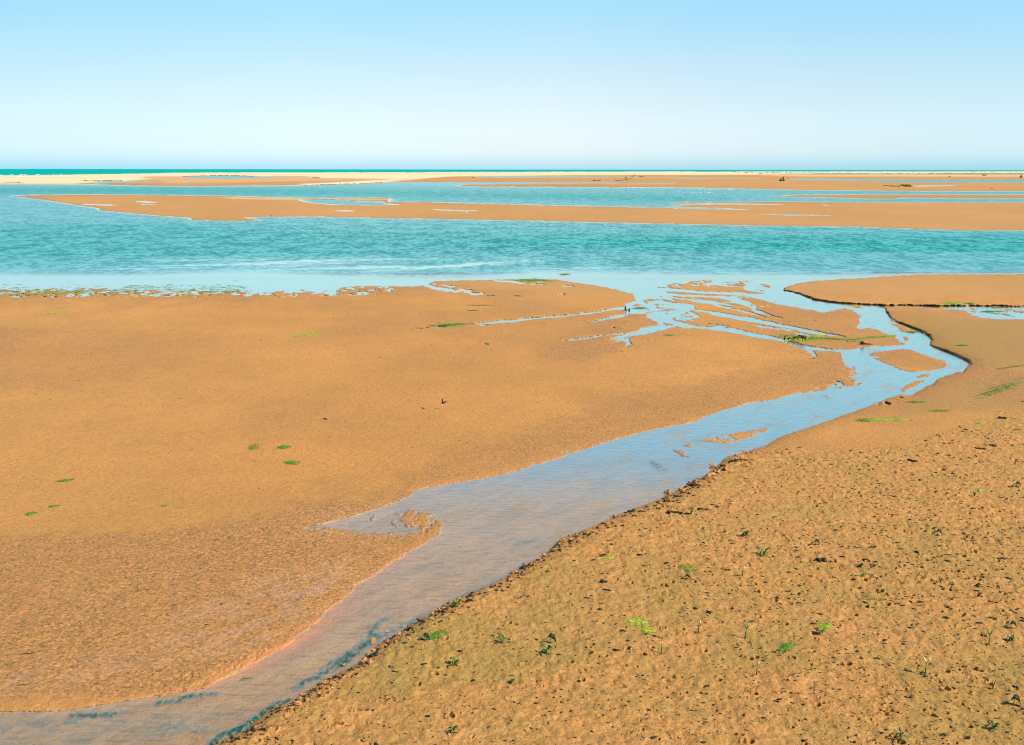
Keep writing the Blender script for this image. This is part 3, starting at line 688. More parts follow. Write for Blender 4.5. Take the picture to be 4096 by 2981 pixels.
# sand and mud of the flat
gm, nt = mat('wet_sand'); T = NT(nt)
P = T.pos()
n_big = T.noise(.22, 4, .6, P); n_mid = T.noise(2.2, 4, .6, P); n_fine = T.noise(28, 4, .7, P); n_tiny = T.noise(90, 2, .7, P)
n_far = T.noise(.05, 4, .6, P, (1, .35, 1))
SAND = (.53, .236, .060); SAND2 = (.41, .196, .052); SANDH = (.56, .285, .082)
c = T.mix(T.ramp(n_big, .35, .65), SAND, SAND2)
c = T.mix(T.math('MULTIPLY', T.ramp(n_far, .4, .7), .5), c, SANDH)
c = T.mix(T.math('MULTIPLY', T.ramp(n_mid, .45, .75), .35), c, (.36, .18, .060))
mudc = T.mix(T.ramp(n_mid, .38, .62), (.43, .206, .056), (.53, .232, .066))
mudc = T.mix(T.math('MULTIPLY', T.ramp(T.noise(7, 5, .65, P), .46, .60), .58), mudc, (.25, .165, .045))
mudc = T.mix(T.math('MULTIPLY', T.ramp(T.noise(5, 5, .7, P, (.7, 1.3, 1)), .52, .64), .6), mudc, (.62, .305, .108))
mudc = T.mix(T.math('MULTIPLY', T.ramp(T.noise(1.1, 4, .6, P), .47, .62), .50), mudc, (.30, .205, .050))
c = T.mix(T.math('MULTIPLY', T.attr('far'), .8), c, T.mix(T.ramp(n_far, .38, .64), (.40, .21, .072), (.48, .245, .085)))
c = T.mix(T.attr('mud'), c, mudc)
# grains: darker and lighter specks
c = T.mix(T.math('MULTIPLY', T.ramp(n_fine, .53, .68), .62), c, (.22, .105, .03))
c = T.mix(T.math('MULTIPLY', T.ramp(n_tiny, .56, .72), .40), c, (.78, .42, .15))
wet = T.attr('wet')
n_dot = T.noise(17, 3, .6, P)
c = T.mix(T.math('MULTIPLY', T.ramp(n_dot, .49, .61), .42), c, (.26, .135, .040))
c = T.mix(T.math('MULTIPLY', T.ramp(T.noise(6, 5, .7, P), .52, .66), .22), c, (.62, .31, .09))
rt = T.n('ShaderNodeVectorRotate', rotation_type='Z_AXIS'); rt.inputs['Angle'].default_value = -.95; T.link(P, rt.inputs[0])
PR = rt.outputs[0]
bedf = T.attr('bed')
c = T.mix(T.math('MULTIPLY', bedf, .85), c, T.mix(T.ramp(T.noise(1.2, 5, .7, PR, (.5, 1.4, 1)), .36, .64), (.40, .235, .098), (.54, .315, .140)))
c = T.mix(T.math('MULTIPLY', bedf, T.math('MULTIPLY', T.ramp(T.noise(9, 4, .65, P, (.35, 1.4, 1)), .50, .64), .5)), c, (.20, .13, .055))
wn1 = T.math('MULTIPLY', wet, T.math('ADD', .65, T.math('MULTIPLY', T.ramp(n_mid, .3, .7), .5)), True)
c = T.mix(T.math('MULTIPLY', wn1, .74), c, (.285, .142, .048))
c = T.mix(T.math('MULTIPLY', wet, T.math('MULTIPLY', T.ramp(T.noise(24, 3, .6, P), .52, .61), .85)), c, (.085, .055, .02))
c = T.mix(T.math('MULTIPLY', wet, T.math('MULTIPLY', T.ramp(T.noise(20, 3, .6, P, (1.1, 1, 1)), .51, .60), .70)), c, (.70, .29, .085))
c = T.mix(T.math('MULTIPLY', T.attr('orange'), T.math('ADD', .25, T.math('MULTIPLY', T.ramp(n_mid, .35, .65), .5))), c, (.56, .215, .080))
stv = T.noise(3.0, 4, .6, PR, (.35, 3.4, 1))
c = T.mix(T.math('MULTIPLY', T.attr('streak'), T.math('MULTIPLY', T.ramp(stv, .48, .60), .60)), c, (.70, .21, .060))
dryc = T.mix(T.ramp(T.noise(.02, 4, .6, P, (.15, 1, 1)), .35, .7), (.72, .55, .33), (.60, .42, .23))
c = T.mix(T.attr('dry'), c, dryc)
al = T.attr('algae'); an = T.noise(16, 5, .75, P, (1, 1.4, 1))
alm = T.ramp(T.math('ADD', T.math('MULTIPLY', al, 1.15), T.math('MULTIPLY', T.math('SUBTRACT', an, .5), 1.3)), .38, .72)
alc = T.mix(T.ramp(T.noise(5, 3, .6, P), .4, .62), (.10, .20, .018), (.26, .30, .03))
c = T.mix(T.math('MULTIPLY', al, 1.1, True), c, T.mix(T.ramp(n_mid, .4, .6), (.24, .175, .045), (.30, .20, .05)))
c = T.mix(T.math('MULTIPLY', alm, .85), c, alc)
bs = T.n('ShaderNodeBsdfPrincipled'); T.link(c, bs.inputs['Base Color'])
film = T.math('MULTIPLY', T.attr('film'), T.ramp(T.noise(3.2, 6, .78, PR, (.35, 1.5, 1)), .47, .60))
rgh = T.math('SUBTRACT', T.math('SUBTRACT', .88, T.math('MULTIPLY', wn1, .30)), T.math('MULTIPLY', film, .40), True)
T.link(rgh, bs.inputs['Roughness'])
T.link(T.math('ADD', .14, T.math('MULTIPLY', film, .9)), bs.inputs['Specular IOR Level'])
hn = T.math('ADD', T.math('MULTIPLY', T.noise(26, 5, .75, P), T.math('ADD', .9, T.math('MULTIPLY', wn1, .9))), T.math('MULTIPLY', T.noise(7, 4, .65, P), 1.2))
bstr = T.math('SUBTRACT', T.math('SUBTRACT', .75, T.math('MULTIPLY', wet, .22)), T.math('MULTIPLY', film, .55))
T.link(T.bump(hn, bstr, .042), bs.inputs['Normal'])
out = T.n('ShaderNodeOutputMaterial'); T.link(bs.outputs[0], out.inputs[0])
ground.data.materials.append(gm)

# water
def water_mat(name, deepc, far=False):
    m, nt = mat(name); T = NT(nt); P = T.pos()
    rt_ = T.n('ShaderNodeVectorRotate', rotation_type='Z_AXIS'); rt_.inputs['Angle'].default_value = -.95; T.link(P, rt_.inputs[0]); PRW = rt_.outputs[0]
    calm_ = T.attr('calm'); deep_ = T.attr('deep'); teal_ = T.attr('teal'); st_ = T.attr('stream')
    # wind ripples; coarser waves stand for the ones further out
    r_near = T.noise(9, 3, .6, P, (.5, 1.3, 1)); r_mid = T.noise(2.3, 4, .7, P, (.85, .42, 1)); r_far = T.noise(.45, 4, .75, P, (1.0, .5, 1))
    ruff = T.math('SUBTRACT', 1.0, calm_, True)
    col = T.mix(T.ramp(T.math('ADD', r_mid, T.math('MULTIPLY', T.math('SUBTRACT', r_far, .5), .8)), .44, .56), deepc[0], deepc[1])
    col = T.mix(T.math('SUBTRACT', 1.0, deep_, True), col, deepc[2])
    col = T.mix(teal_, col, (.003, .080, .044))
    dif = T.n('ShaderNodeBsdfDiffuse'); T.link(col, dif.inputs[0])
    tr = T.n('ShaderNodeBsdfTransparent'); tr.inputs[0].default_value = (.95, .97, .96, 1)
    opac = T.math('MAXIMUM', T.attr('opac'), T.math('MULTIPLY', teal_, T.math('ADD', .45, T.math('MULTIPLY', T.ramp(r_near, .35, .6), .5))), False)
    m1 = T.n('ShaderNodeMixShader'); T.link(opac, m1.inputs[0]); T.link(tr.outputs[0], m1.inputs[1]); T.link(dif.outputs[0], m1.inputs[2])
    hgt = T.math('ADD', T.math('MULTIPLY', r_mid, T.math('MULTIPLY', ruff, 1.0)), T.math('MULTIPLY', r_near, T.math('ADD', .004, T.math('MULTIPLY', st_, .055))))
    nrm = T.bump(hgt, 1.0, .10)
    geo = T.n('ShaderNodeNewGeometry'); dp = T.n('ShaderNodeVectorMath', operation='DOT_PRODUCT')
    T.link(nrm, dp.inputs[0]); T.link(geo.outputs['Incoming'], dp.inputs[1])
    cosv = T.math('ABSOLUTE', dp.outputs['Value']); om = T.math('SUBTRACT', 1.0, cosv, True)
    sheen = T.attr('sheen')
    schl = T.math('ADD', .03, T.math('MULTIPLY', T.math('POWER', om, T.math('SUBTRACT', 3.0, T.math('MULTIPLY', sheen, 2.05))), .97), True)
    rp = T.noise(14, 3, .65, P, (.30, 1.5, 1)); sh = T.noise(1.3, 5, .7, PRW, (.55, 1.5, 1))
    k1 = T.math('ADD', .78, T.math('MULTIPLY', T.ramp(rp, .38, .62), .44)); k2 = T.math('SUBTRACT', 1.0, T.math('MULTIPLY', T.ramp(sh, .52, .70), .45))
    schl = T.math('MULTIPLY', schl, T.mix(st_, (1, 1, 1), T.math('MULTIPLY', k1, k2)), True)
    ff = T.math('MULTIPLY', schl, T.math('MULTIPLY', T.math('SUBTRACT', 1.0, T.math('MULTIPLY', ruff, T.math('ADD', .15, T.math('MULTIPLY', deep_, .50)))), T.math('SUBTRACT', 1.0, T.math('MULTIPLY', T.math('MULTIPLY', ruff, T.ramp(T.math('ADD', T.math('MULTIPLY', r_mid, .6), T.math('MULTIPLY', r_far, .4)), .555, .445)), .88))), True)
    ff = T.math('ADD', ff, T.math('MULTIPLY', T.math('MULTIPLY', st_, T.math('SUBTRACT', 1.0, teal_, True)), .01), True)
    ff = T.math('MULTIPLY', ff, T.math('SUBTRACT', 1.0, T.math('MULTIPLY', teal_, .80)), True)
    gl = T.n('ShaderNodeBsdfGlossy'); gl.inputs['Roughness'].default_value = .06; gl.inputs[0].default_value = (.93, 1.0, .87, 1); T.link(nrm, gl.inputs['Normal'])
    m2 = T.n('ShaderNodeMixShader'); T.link(ff, m2.inputs[0]); T.link(m1.outputs[0], m2.inputs[1]); T.link(gl.outputs[0], m2.inputs[2])
    o = T.n('ShaderNodeOutputMaterial'); T.link(m2.outputs[0], o.inputs[0])
    return m
wm = water_mat('lagoon_water', ((.002, .19, .19), (.010, .34, .345), (.12, .33, .41)))
# ------------------------------------------------------------------ water sheets (level z = 0)
st = (slice(None, None, 2), slice(None, None, 2))
wX, wY = PX0[st], PY0[st]; zz = PZ[st]; wCX, wCY = CX[st], CY[st]; wT = TT[st]
depth = np.maximum(-HB[st], 0)
dmin = np.minimum(HB, PZ)[st]
lowest = dmin.copy()
for ax, k in ((0, 1), (0, -1), (1, 1), (1, -1)): lowest = np.minimum(lowest, np.roll(dmin, k, ax))
lowest2 = lowest.copy()
for ax, k in ((0, 1), (0, -1), (1, 1), (1, -1)): lowest2 = np.minimum(lowest2, np.roll(lowest, k, ax))
wetcell = (lowest2 < .006)
keep = wetcell[:-1, :-1] | wetcell[1:, 1:] | wetcell[:-1, 1:] | wetcell[1:, :-1]
is_sea = (wT < 26) & (wCY < 703) & ~((wCX > 2850) & (wCY > 689.0)) & (sample(LAND3, wCX, wCY) < .5)
near_edge = sstep(.02, .55, sample(near_land, wCX, wCY))
calmv = sample(calm_m, wCX + 50 * wn_(91, 1.0)[st], wCY + 9 * wn_(92, 1.2)[st])
streamv = sstep(1120, 1300, wCY)
calmv = np.clip(np.maximum(calmv, near_edge * .95 * (wT > 60)), 0, 1)
deepv = sample(deep_m, wCX, wCY) * (1 - near_edge)
tealv = np.clip(sample(teal_m, wCX + 14 * wn_(93, 3)[st], wCY + 7 * wn_(94, 3)[st]) * 1.3 * (1 + 1.2 * wn_(95, 6)[st]), 0, 1)
opac = np.clip(depth * 2.5, 0, .6) * sstep(1350, 1130, wCY)
opac = np.where(wCY < 1090, np.maximum(opac, .9 * (1 - near_edge)), opac)
tealv = tealv * sstep(.30, .62, .5 + 1.1 * wn_(96, 5)[st] + .6 * wn_(97, 12)[st] + .15)
sheenv = np.maximum(sstep(2080, 1780, wCY) * sstep(1100, 1130, wCY), np.maximum(calmv, near_edge) * sstep(1140, 1100, wCY))
W_attrs = dict(sheen=sheenv, calm=calmv, deep=deepv, teal=tealv, opac=opac, stream=streamv)
def cell(a): return a[:-1, :-1]
k_stream = keep & cell(wCY > 1125 + 0 * wCY) & cell(~((wCX < 2500) & (wCY < 1215)))
k_lag = keep & ~k_stream & ~cell(is_sea)
lag = grid_mesh('lagoon', wX, wY, np.zeros_like(wX), k_lag, W_attrs); lag['kind'] = 'structure'
stm = grid_mesh('stream', wX, wY, np.zeros_like(wX), k_stream, W_attrs); stm['kind'] = 'structure'
lag.data.materials.append(wm); stm.data.materials.append(wm)

# open sea beyond the spit
sm, nt = mat('sea_water'); T = NT(nt); P = T.pos()
rs_ = T.noise(.02, 4, .6, P, (.2, 1, 1))
cc = T.mix(T.ramp(rs_, .35, .65), (.0, .27, .225), (.002, .33, .27))
dif = T.n('ShaderNodeBsdfDiffuse'); T.link(cc, dif.inputs[0])
gl = T.n('ShaderNodeBsdfGlossy'); gl.inputs['Roughness'].default_value = .3; gl.inputs[0].default_value = (.2, .8, .85, 1)
mx = T.n('ShaderNodeMixShader'); mx.inputs[0].default_value = .06
T.link(dif.outputs[0], mx.inputs[1]); T.link(gl.outputs[0], mx.inputs[2])
o = T.n('ShaderNodeOutputMaterial'); T.link(mx.outputs[0], o.inputs[0])
sy = np.array([650., 1200, 2500, 6000, 20000, 70000]); sxx = np.linspace(-1, 1, 9)
SX, SY = np.meshgrid(sxx, sy); SX = SX * (SY * 3 + 3000)
sea = grid_mesh('sea', SX, SY, np.full_like(SX, -.30)); sea['kind'] = 'structure'
sea.data.materials.append(sm)
#__OBJECTS__
# ------------------------------------------------------------------ object materials
def simple(name, c1, c2, scale=8, rough=.8, bump=.3, bscale=None, spec=.3, bdist=.01):
    m, nt = mat(name); T = NT(nt)
    tcn = T.n('ShaderNodeTexCoord').outputs['Object']
    c = T.mix(T.ramp(T.noise(scale, 4, .6, tcn), .38, .62), c1, c2)
    b = T.n('ShaderNodeBsdfPrincipled'); T.link(c, b.inputs['Base Color']); b.inputs['Roughness'].default_value = rough
    b.inputs['Specular IOR Level'].default_value = spec
    T.link(T.bump(T.noise(bscale or scale * 3, 4, .7, tcn), bump, bdist), b.inputs['Normal'])
    o = T.n('ShaderNodeOutputMaterial'); T.link(b.outputs[0], o.inputs[0])
    return m
MUD = simple('mud_clod', (.50, .22, .065), (.36, .17, .055), 20, .9, .6, 60)
SHADEK = simple('shadow_black', (.010, .013, .007), (.030, .032, .014), 20, .7, .6, 60)  # near-black colour for lumps and crumbs that stand in for shadow
MUDW = simple('wet_mud_clod', (.10, .055, .022), (.22, .12, .045), 20, .55, .6, 60)
LEAF = simple('shoot_green', (.030, .11, .012), (.10, .24, .02), 30, .5, .1)
LEAFD = simple('dark_leaf', (.006, .012, .006), (.016, .030, .012), 30, .6, .1)
BUD = simple('pale_bud', (.66, .60, .28), (.50, .52, .18), 30, .6, .1)
STEM = simple('shoot_stem', (.04, .11, .012), (.16, .24, .04), 20, .6, .1)
ALG1 = simple('bright_algae', (.22, .34, .020), (.46, .52, .045), 14, .6, .1)
ALG2 = simple('deep_algae', (.035, .14, .014), (.14, .29, .02), 14, .6, .1)
ALG3 = simple('olive_algae', (.14, .17, .02), (.27, .25, .03), 14, .6, .1)
WOOD = simple('bleached_wood', (.55, .42, .24), (.30, .22, .12), 1.5, .9, .5, 5, .2, .05)
WOODD = simple('dark_wood', (.030, .035, .016), (.075, .07, .03), 1.5, .9, .5, 5, .2, .05)
DARK = simple('weedy_dark', (.008, .012, .006), (.028, .035, .012), 9, .7, .8, 30, .3, .03)
BIRDD = simple('blue_black_feathers', (.008, .014, .022), (.016, .030, .034), 60, .5, .1)
BIRDW = simple('white_feathers', (.80, .80, .78), (.70, .70, .68), 20, .8, .1)
BIRDP = simple('pale_breast', (.55, .42, .30), (.70, .60, .48), 60, .8, .1)
BEAK = simple('beak_horn', (.02, .018, .015), (.05, .03, .02), 60, .5, .1)
SCRUB = simple('coast_scrub', (.16, .14, .06), (.30, .24, .12), 2, .9, .4)
FOAM = simple('sea_foam', (.85, .87, .88), (.75, .80, .82), .2, .9, .4)
STRAW = simple('dry_straw', (.70, .52, .28), (.58, .42, .2), 20, .8, .1)

class MB:
    def __init__(s): s.v = []; s.f = []
    def add(s, vs, fs):
        o = len(s.v); s.v += [tuple(map(float, v)) for v in vs]; s.f += [tuple(i + o for i in f) for f in fs]; return s
    def tube(s, pts, rad, seg=7, squash=1.0):
        pts = [Vector(p) for p in pts]; n = len(pts)
        rad = rad if hasattr(rad, '__len__') else [rad] * n
        vs = []; fs = []
        ref = Vector((0, 0, 1))
        d0 = (pts[-1] - pts[0]).normalized()
        if abs(d0.dot(ref)) > .85: ref = Vector((0, 1, 0))
        for i, p in enumerate(pts):
            d = (pts[min(i + 1, n - 1)] - pts[max(i - 1, 0)]).normalized()
            a = d.cross(ref).normalized(); b = a.cross(d).normalized()
            for k in range(seg):
                t = 2 * math.pi * k / seg
                vs.append(p + (a * math.cos(t) + b * math.sin(t) * squash) * max(rad[i], 1e-5))
        for i in range(n - 1):
            for k in range(seg):
                k2 = (k + 1) % seg; fs.append((i * seg + k, i * seg + k2, (i + 1) * seg + k2, (i + 1) * seg + k))
        fs.append(tuple(range(seg))[::-1]); fs.append(tuple(range((n - 1) * seg, n * seg)))
        return s.add(vs, fs)
    def blade(s, pts, wid, side, thick=.0008):
        """leaf: ribbon along pts, widths wid, spread along side; thin but closed"""
        side = Vector(side).normalized(); vs = []; fs = []; n = len(pts)
        for p, w in zip(pts, wid):
            p = Vector(p); 
            up_ = Vector((0, 0, thick))
            vs += [p - side * w / 2, p + up_ * 1.5 - side * 0, p + side * w / 2, p - up_ * 1.5]
        for i in range(n - 1):
            for k in range(4):
                fs.append((4 * i + k, 4 * i + (k + 1) % 4, 4 * i + 4 + (k + 1) % 4, 4 * i + 4 + k))
        fs.append((3, 2, 1, 0)); fs.append(tuple(4 * (n - 1) + k for k in range(4)))
        return s.add(vs, fs)
    def blob(s, c, r, seed=0, amp=.25, sub=2, freq=1.6, flat=None):
        bm_ = bpy_bm(sub); c = Vector(c); vs = []
        for v in bm_[0]:
            n = fbm(np.array([v[0] * freq + 7.3 * seed + v[2] * 1.9]), np.array([v[1] * freq - 3.1 * seed + v[2] * 1.3]), 3, seed % 9)[0] * 2
            k = 1 + amp * n
            z = v[2] * r[2] * k
            if flat is not None and z < flat: z = flat
            vs.append((c.x + v[0] * r[0] * k, c.y + v[1] * r[1] * k, c.z + z))
        return s.add(vs, bm_[1])
    def mesh(s, name, m, smooth=True):
        me = bpy.data.meshes.new(name); me.from_pydata(s.v, [], s.f); me.update()
        if smooth: me.polygons.foreach_set('use_smooth', [True] * len(me.polygons))
        me.materials.append(m); return me
    def build(s, name, m, parent=None, loc=None, smooth=True):
        o = bpy.data.objects.new(name, s.mesh(name, m, smooth)); COL.objects.link(o)
        if parent is not None: o.parent = parent
        if loc is not None: o.location = loc
        return o
import bmesh
_ICO = {}
def bpy_bm(sub):
    if sub not in _ICO:
        b = bmesh.new(); bmesh.ops.create_icosphere(b, subdivisions=sub, radius=1.0)
        b.verts.ensure_lookup_table()
        _ICO[sub] = ([tuple(v.co) for v in b.verts], [tuple(v.index for v in f.verts) for f in b.faces]); b.free()
    return _ICO[sub]
def tag(o, label, cat, group=None, kind=None):
    if label: o['label'] = label
    if cat: o['category'] = cat
    if group: o['group'] = group
    if kind: o['kind'] = kind
    return o
def thing(name, loc, label, cat, group=None, rz=0):
    o = bpy.data.objects.new(name, None); COL.objects.link(o); o.location = loc; o.rotation_euler = (0, 0, rz)
    o.empty_display_size = .1
    return tag(o, label, cat, group)
def fx(fr, x, y):
    ox, oy, a, b = FR[fr]; return ox + x * a, oy + y * b

# ------------------------------------------------------------------ mud clods
protos = []
for i in range(8):
    for mm in (MUD, MUDW):
        m_ = MB().blob((0, 0, .1), (1, .75 + .3 * (i % 3) * .5, .66), i + 3, .95, 2, 2.6).mesh('mud_clod', mm, False)
        protos.append(m_)
BANKL = [(845, 2981), (985, 2922), (1078, 2845), (1184, 2799), (1280, 2733), (1433, 2657), (1494, 2609), (1528, 2568), (1658, 2498), (1722, 2459), (1800, 2407), (1860, 2383),
         (1956, 2347), (2055, 2295), (2188, 2216), (2240, 2164), (2350, 2118), (2454, 2069), (2546, 2034), (2644, 2000), (2702, 1971), (2777, 1929), (2837, 1892), (2880, 1860), (2921, 1828)]
seg = np.cumsum([0] + [math.dist(BANKL[i], BANKL[i + 1]) for i in range(len(BANKL) - 1)])
def bank_pt(t):
    d = t * seg[-1]; i = int(np.clip(np.searchsorted(seg, d) - 1, 0, len(BANKL) - 2)); f = (d - seg[i]) / (seg[i + 1] - seg[i])
    a, b = BANKL[i], BANKL[i + 1]; return a[0] + (b[0] - a[0]) * f, a[1] + (b[1] - a[1]) * f
R = random.Random(5)
def clod(x, y, r, label, group, sink=.25, wet=False, squash=.8):
    X, Y, Z = spot(x, y)
    o = bpy.data.objects.new('mud_clod', protos[R.randrange(8) * 2 + (1 if wet else 0)]); COL.objects.link(o)
    o.location = (X, Y, max(Z, -.01) + r * (.5 - sink)); o.rotation_euler = (R.uniform(-.5, .5), R.uniform(-.5, .5), R.uniform(0, 6.3))
    o.scale = (r * R.uniform(.8, 1.35), r * R.uniform(.7, 1.1), r * squash * R.uniform(.75, 1.2))
    return tag(o, label, 'mud clod', group)
# where the torn edge is thick with clods (photo positions along the bank)
cl = [fx('M', *p) for p in [(1180, 690), (1250, 740), (1150, 740), (1580, 440), (1500, 500), (1450, 580), (1340, 690), (1100, 830), (1060, 900), (1000, 910), (950, 990), (690, 1150), (590, 1140), (760, 1130), (640, 1200), (1240, 780), (480, 1390), (2200, 80), (2240, 60), (2120, 150), (2190, 190), (1700, 400)]]
cl += [fx('Q', *p) for p in [(1760, 300), (1700, 260), (1830, 290), (1640, 380), (1690, 410), (1590, 440), (1560, 330), (1390, 530), (1250, 640), (1180, 620), (1130, 680), (1060, 720), (1000, 760), (1180, 750), (820, 810), (760, 870), (860, 880), (690, 920), (640, 960), (570, 950), (620, 1010), (340, 1030), (300, 1090), (520, 1070), (1380, 580), (180, 1190)]]
cl += [fx('T', *p) for p in [(2060, 300), (1900, 470), (1780, 530), (1600, 620), (1540, 680), (1390, 660), (1300, 740), (1450, 760), (1320, 830), (1050, 900), (960, 930), (800, 1010), (700, 1090), (560, 1170), (430, 1220), (250, 1320), (620, 1190)]]
cl += [fx('R', *p) for p in [(2180, 540), (1960, 600), (1760, 680), (1700, 720), (1640, 740), (1740, 790), (1500, 790), (1340, 940), (1290, 930), (1090, 1060), (740, 1330), (700, 1300), (480, 1420), (430, 1490), (340, 1540), (420, 1580), (500, 1540), (890, 1180)]]
BG = 'clods along the crumbling stream bank'; FG = 'loose clods on the pitted mud flat'
BL = 'small crumbly brown mud clod lying on the torn edge of the stream bank'
FL = 'small loose brown mud clod scattered over the pitted mud right of the stream'
nb = 0
for x, y in cl:
    k = ppm(x, y)
    clod(x, y, k * R.uniform(5, 16), BL, BG, .3, R.random() < .4); nb += 1
    for q in range(1):
        clod(x + R.gauss(0, 20), y + R.gauss(0, 9), k * R.uniform(3, 7), BL, BG, .2); nb += 1
while nb < 205:
    t = R.random(); x, y = bank_pt(t); off = abs(R.gauss(0, 24)) + 3
    x += off * .55 + R.uniform(-4, 4); y += off * .6
    clod(x, y, ppm(x, y) * R.choice([3, 4, 5, 7, 11]), BL, BG, .3, R.random() < .4); nb += 1
for fr, x, y, r, lab in [('Q', 1130, 525, 13, 'rounded clod standing in the water just off the bank, nearest the stream bend'),
                         ('T', 1130, 748, 11, 'pale clod half in the stream at the foot of the bank, mid frame'),
                         ('R', 425, 1325, 12, 'orange clod surrounded by teal water beside the lower bank'),
                         ('M', 1780, 245, 13, 'orange rounded clod sitting in the dark teal shallows near the photo bottom')]:
    x, y = fx(fr, x, y); clod(x, y, ppm(x, y) * r, lab, None, .1)
nf = 0
small = []
while nf < 3700:
    x = R.uniform(880, 4800); y = 1570 + (R.random() ** .8) * 1600
    if not in_poly(x, y, ROUGH): continue
    pr = .30 + .7 * min(1, max(0, (x - 2300) / 1500)) * (1.2 if y < 2400 else .55)
    if R.random() > pr: continue
    r = ppm(x, y) * R.choice([2, 2.5, 3, 3.5, 4.5, 6]); small.append((r, x, y)); nf += 1
small.sort(reverse=True)
small = [q for q in small if q[1] < 4090 and q[2] < 2970][:92] + [q for q in small if not (q[1] < 4090 and q[2] < 2970)] + [q for q in small if q[1] < 4090 and q[2] < 2970][92:]
for r, x, y in small[:92]: clod(x, y, r * 1.1, FL, FG, .3)
mbs = MB(); mbd = MB()
for i, (r, x, y) in enumerate(small[92:]):
    X, Y, Z = spot(x, y)
    if i % 3 == 0: mbs.blob((X, Y, Z + r * .15), (r * R.uniform(.7, 1.5), r * R.uniform(.6, 1.1), r * R.uniform(.5, 1.0)), i, .5, 1, 1.7)
    else:
        n0 = len(mbd.v); e_ = R.choice([.9, 1.1, 1.5, 2.4]); mbd.blob((0, 0, 0), (r * e_, r * R.uniform(.7, 1.3), r * R.uniform(.5, 1.0)), i, .9, 1, 2.2)
        a_ = R.gauss(-.3, .45); ca_, sa_ = math.cos(a_), math.sin(a_)
        for q_ in range(n0, len(mbd.v)):
            vx, vy, vz = mbd.v[q_]; mbd.v[q_] = (X + vx * ca_ - vy * sa_, Y + vx * sa_ + vy * ca_, Z + r * .1 + vz)
tag(mbs.build('mud_crumbs', MUD), 'fine crumbs of brown mud scattered over the pitted flat', 'mud crumbs', None, 'stuff')
tag(mbd.build('shadow_crumbs', SHADEK), 'black crumbs standing in for pit and clod shadows over the pitted flat', 'mud crumbs', None, 'stuff')  # near-black crumbs imitate the shadows in pits and beside clods
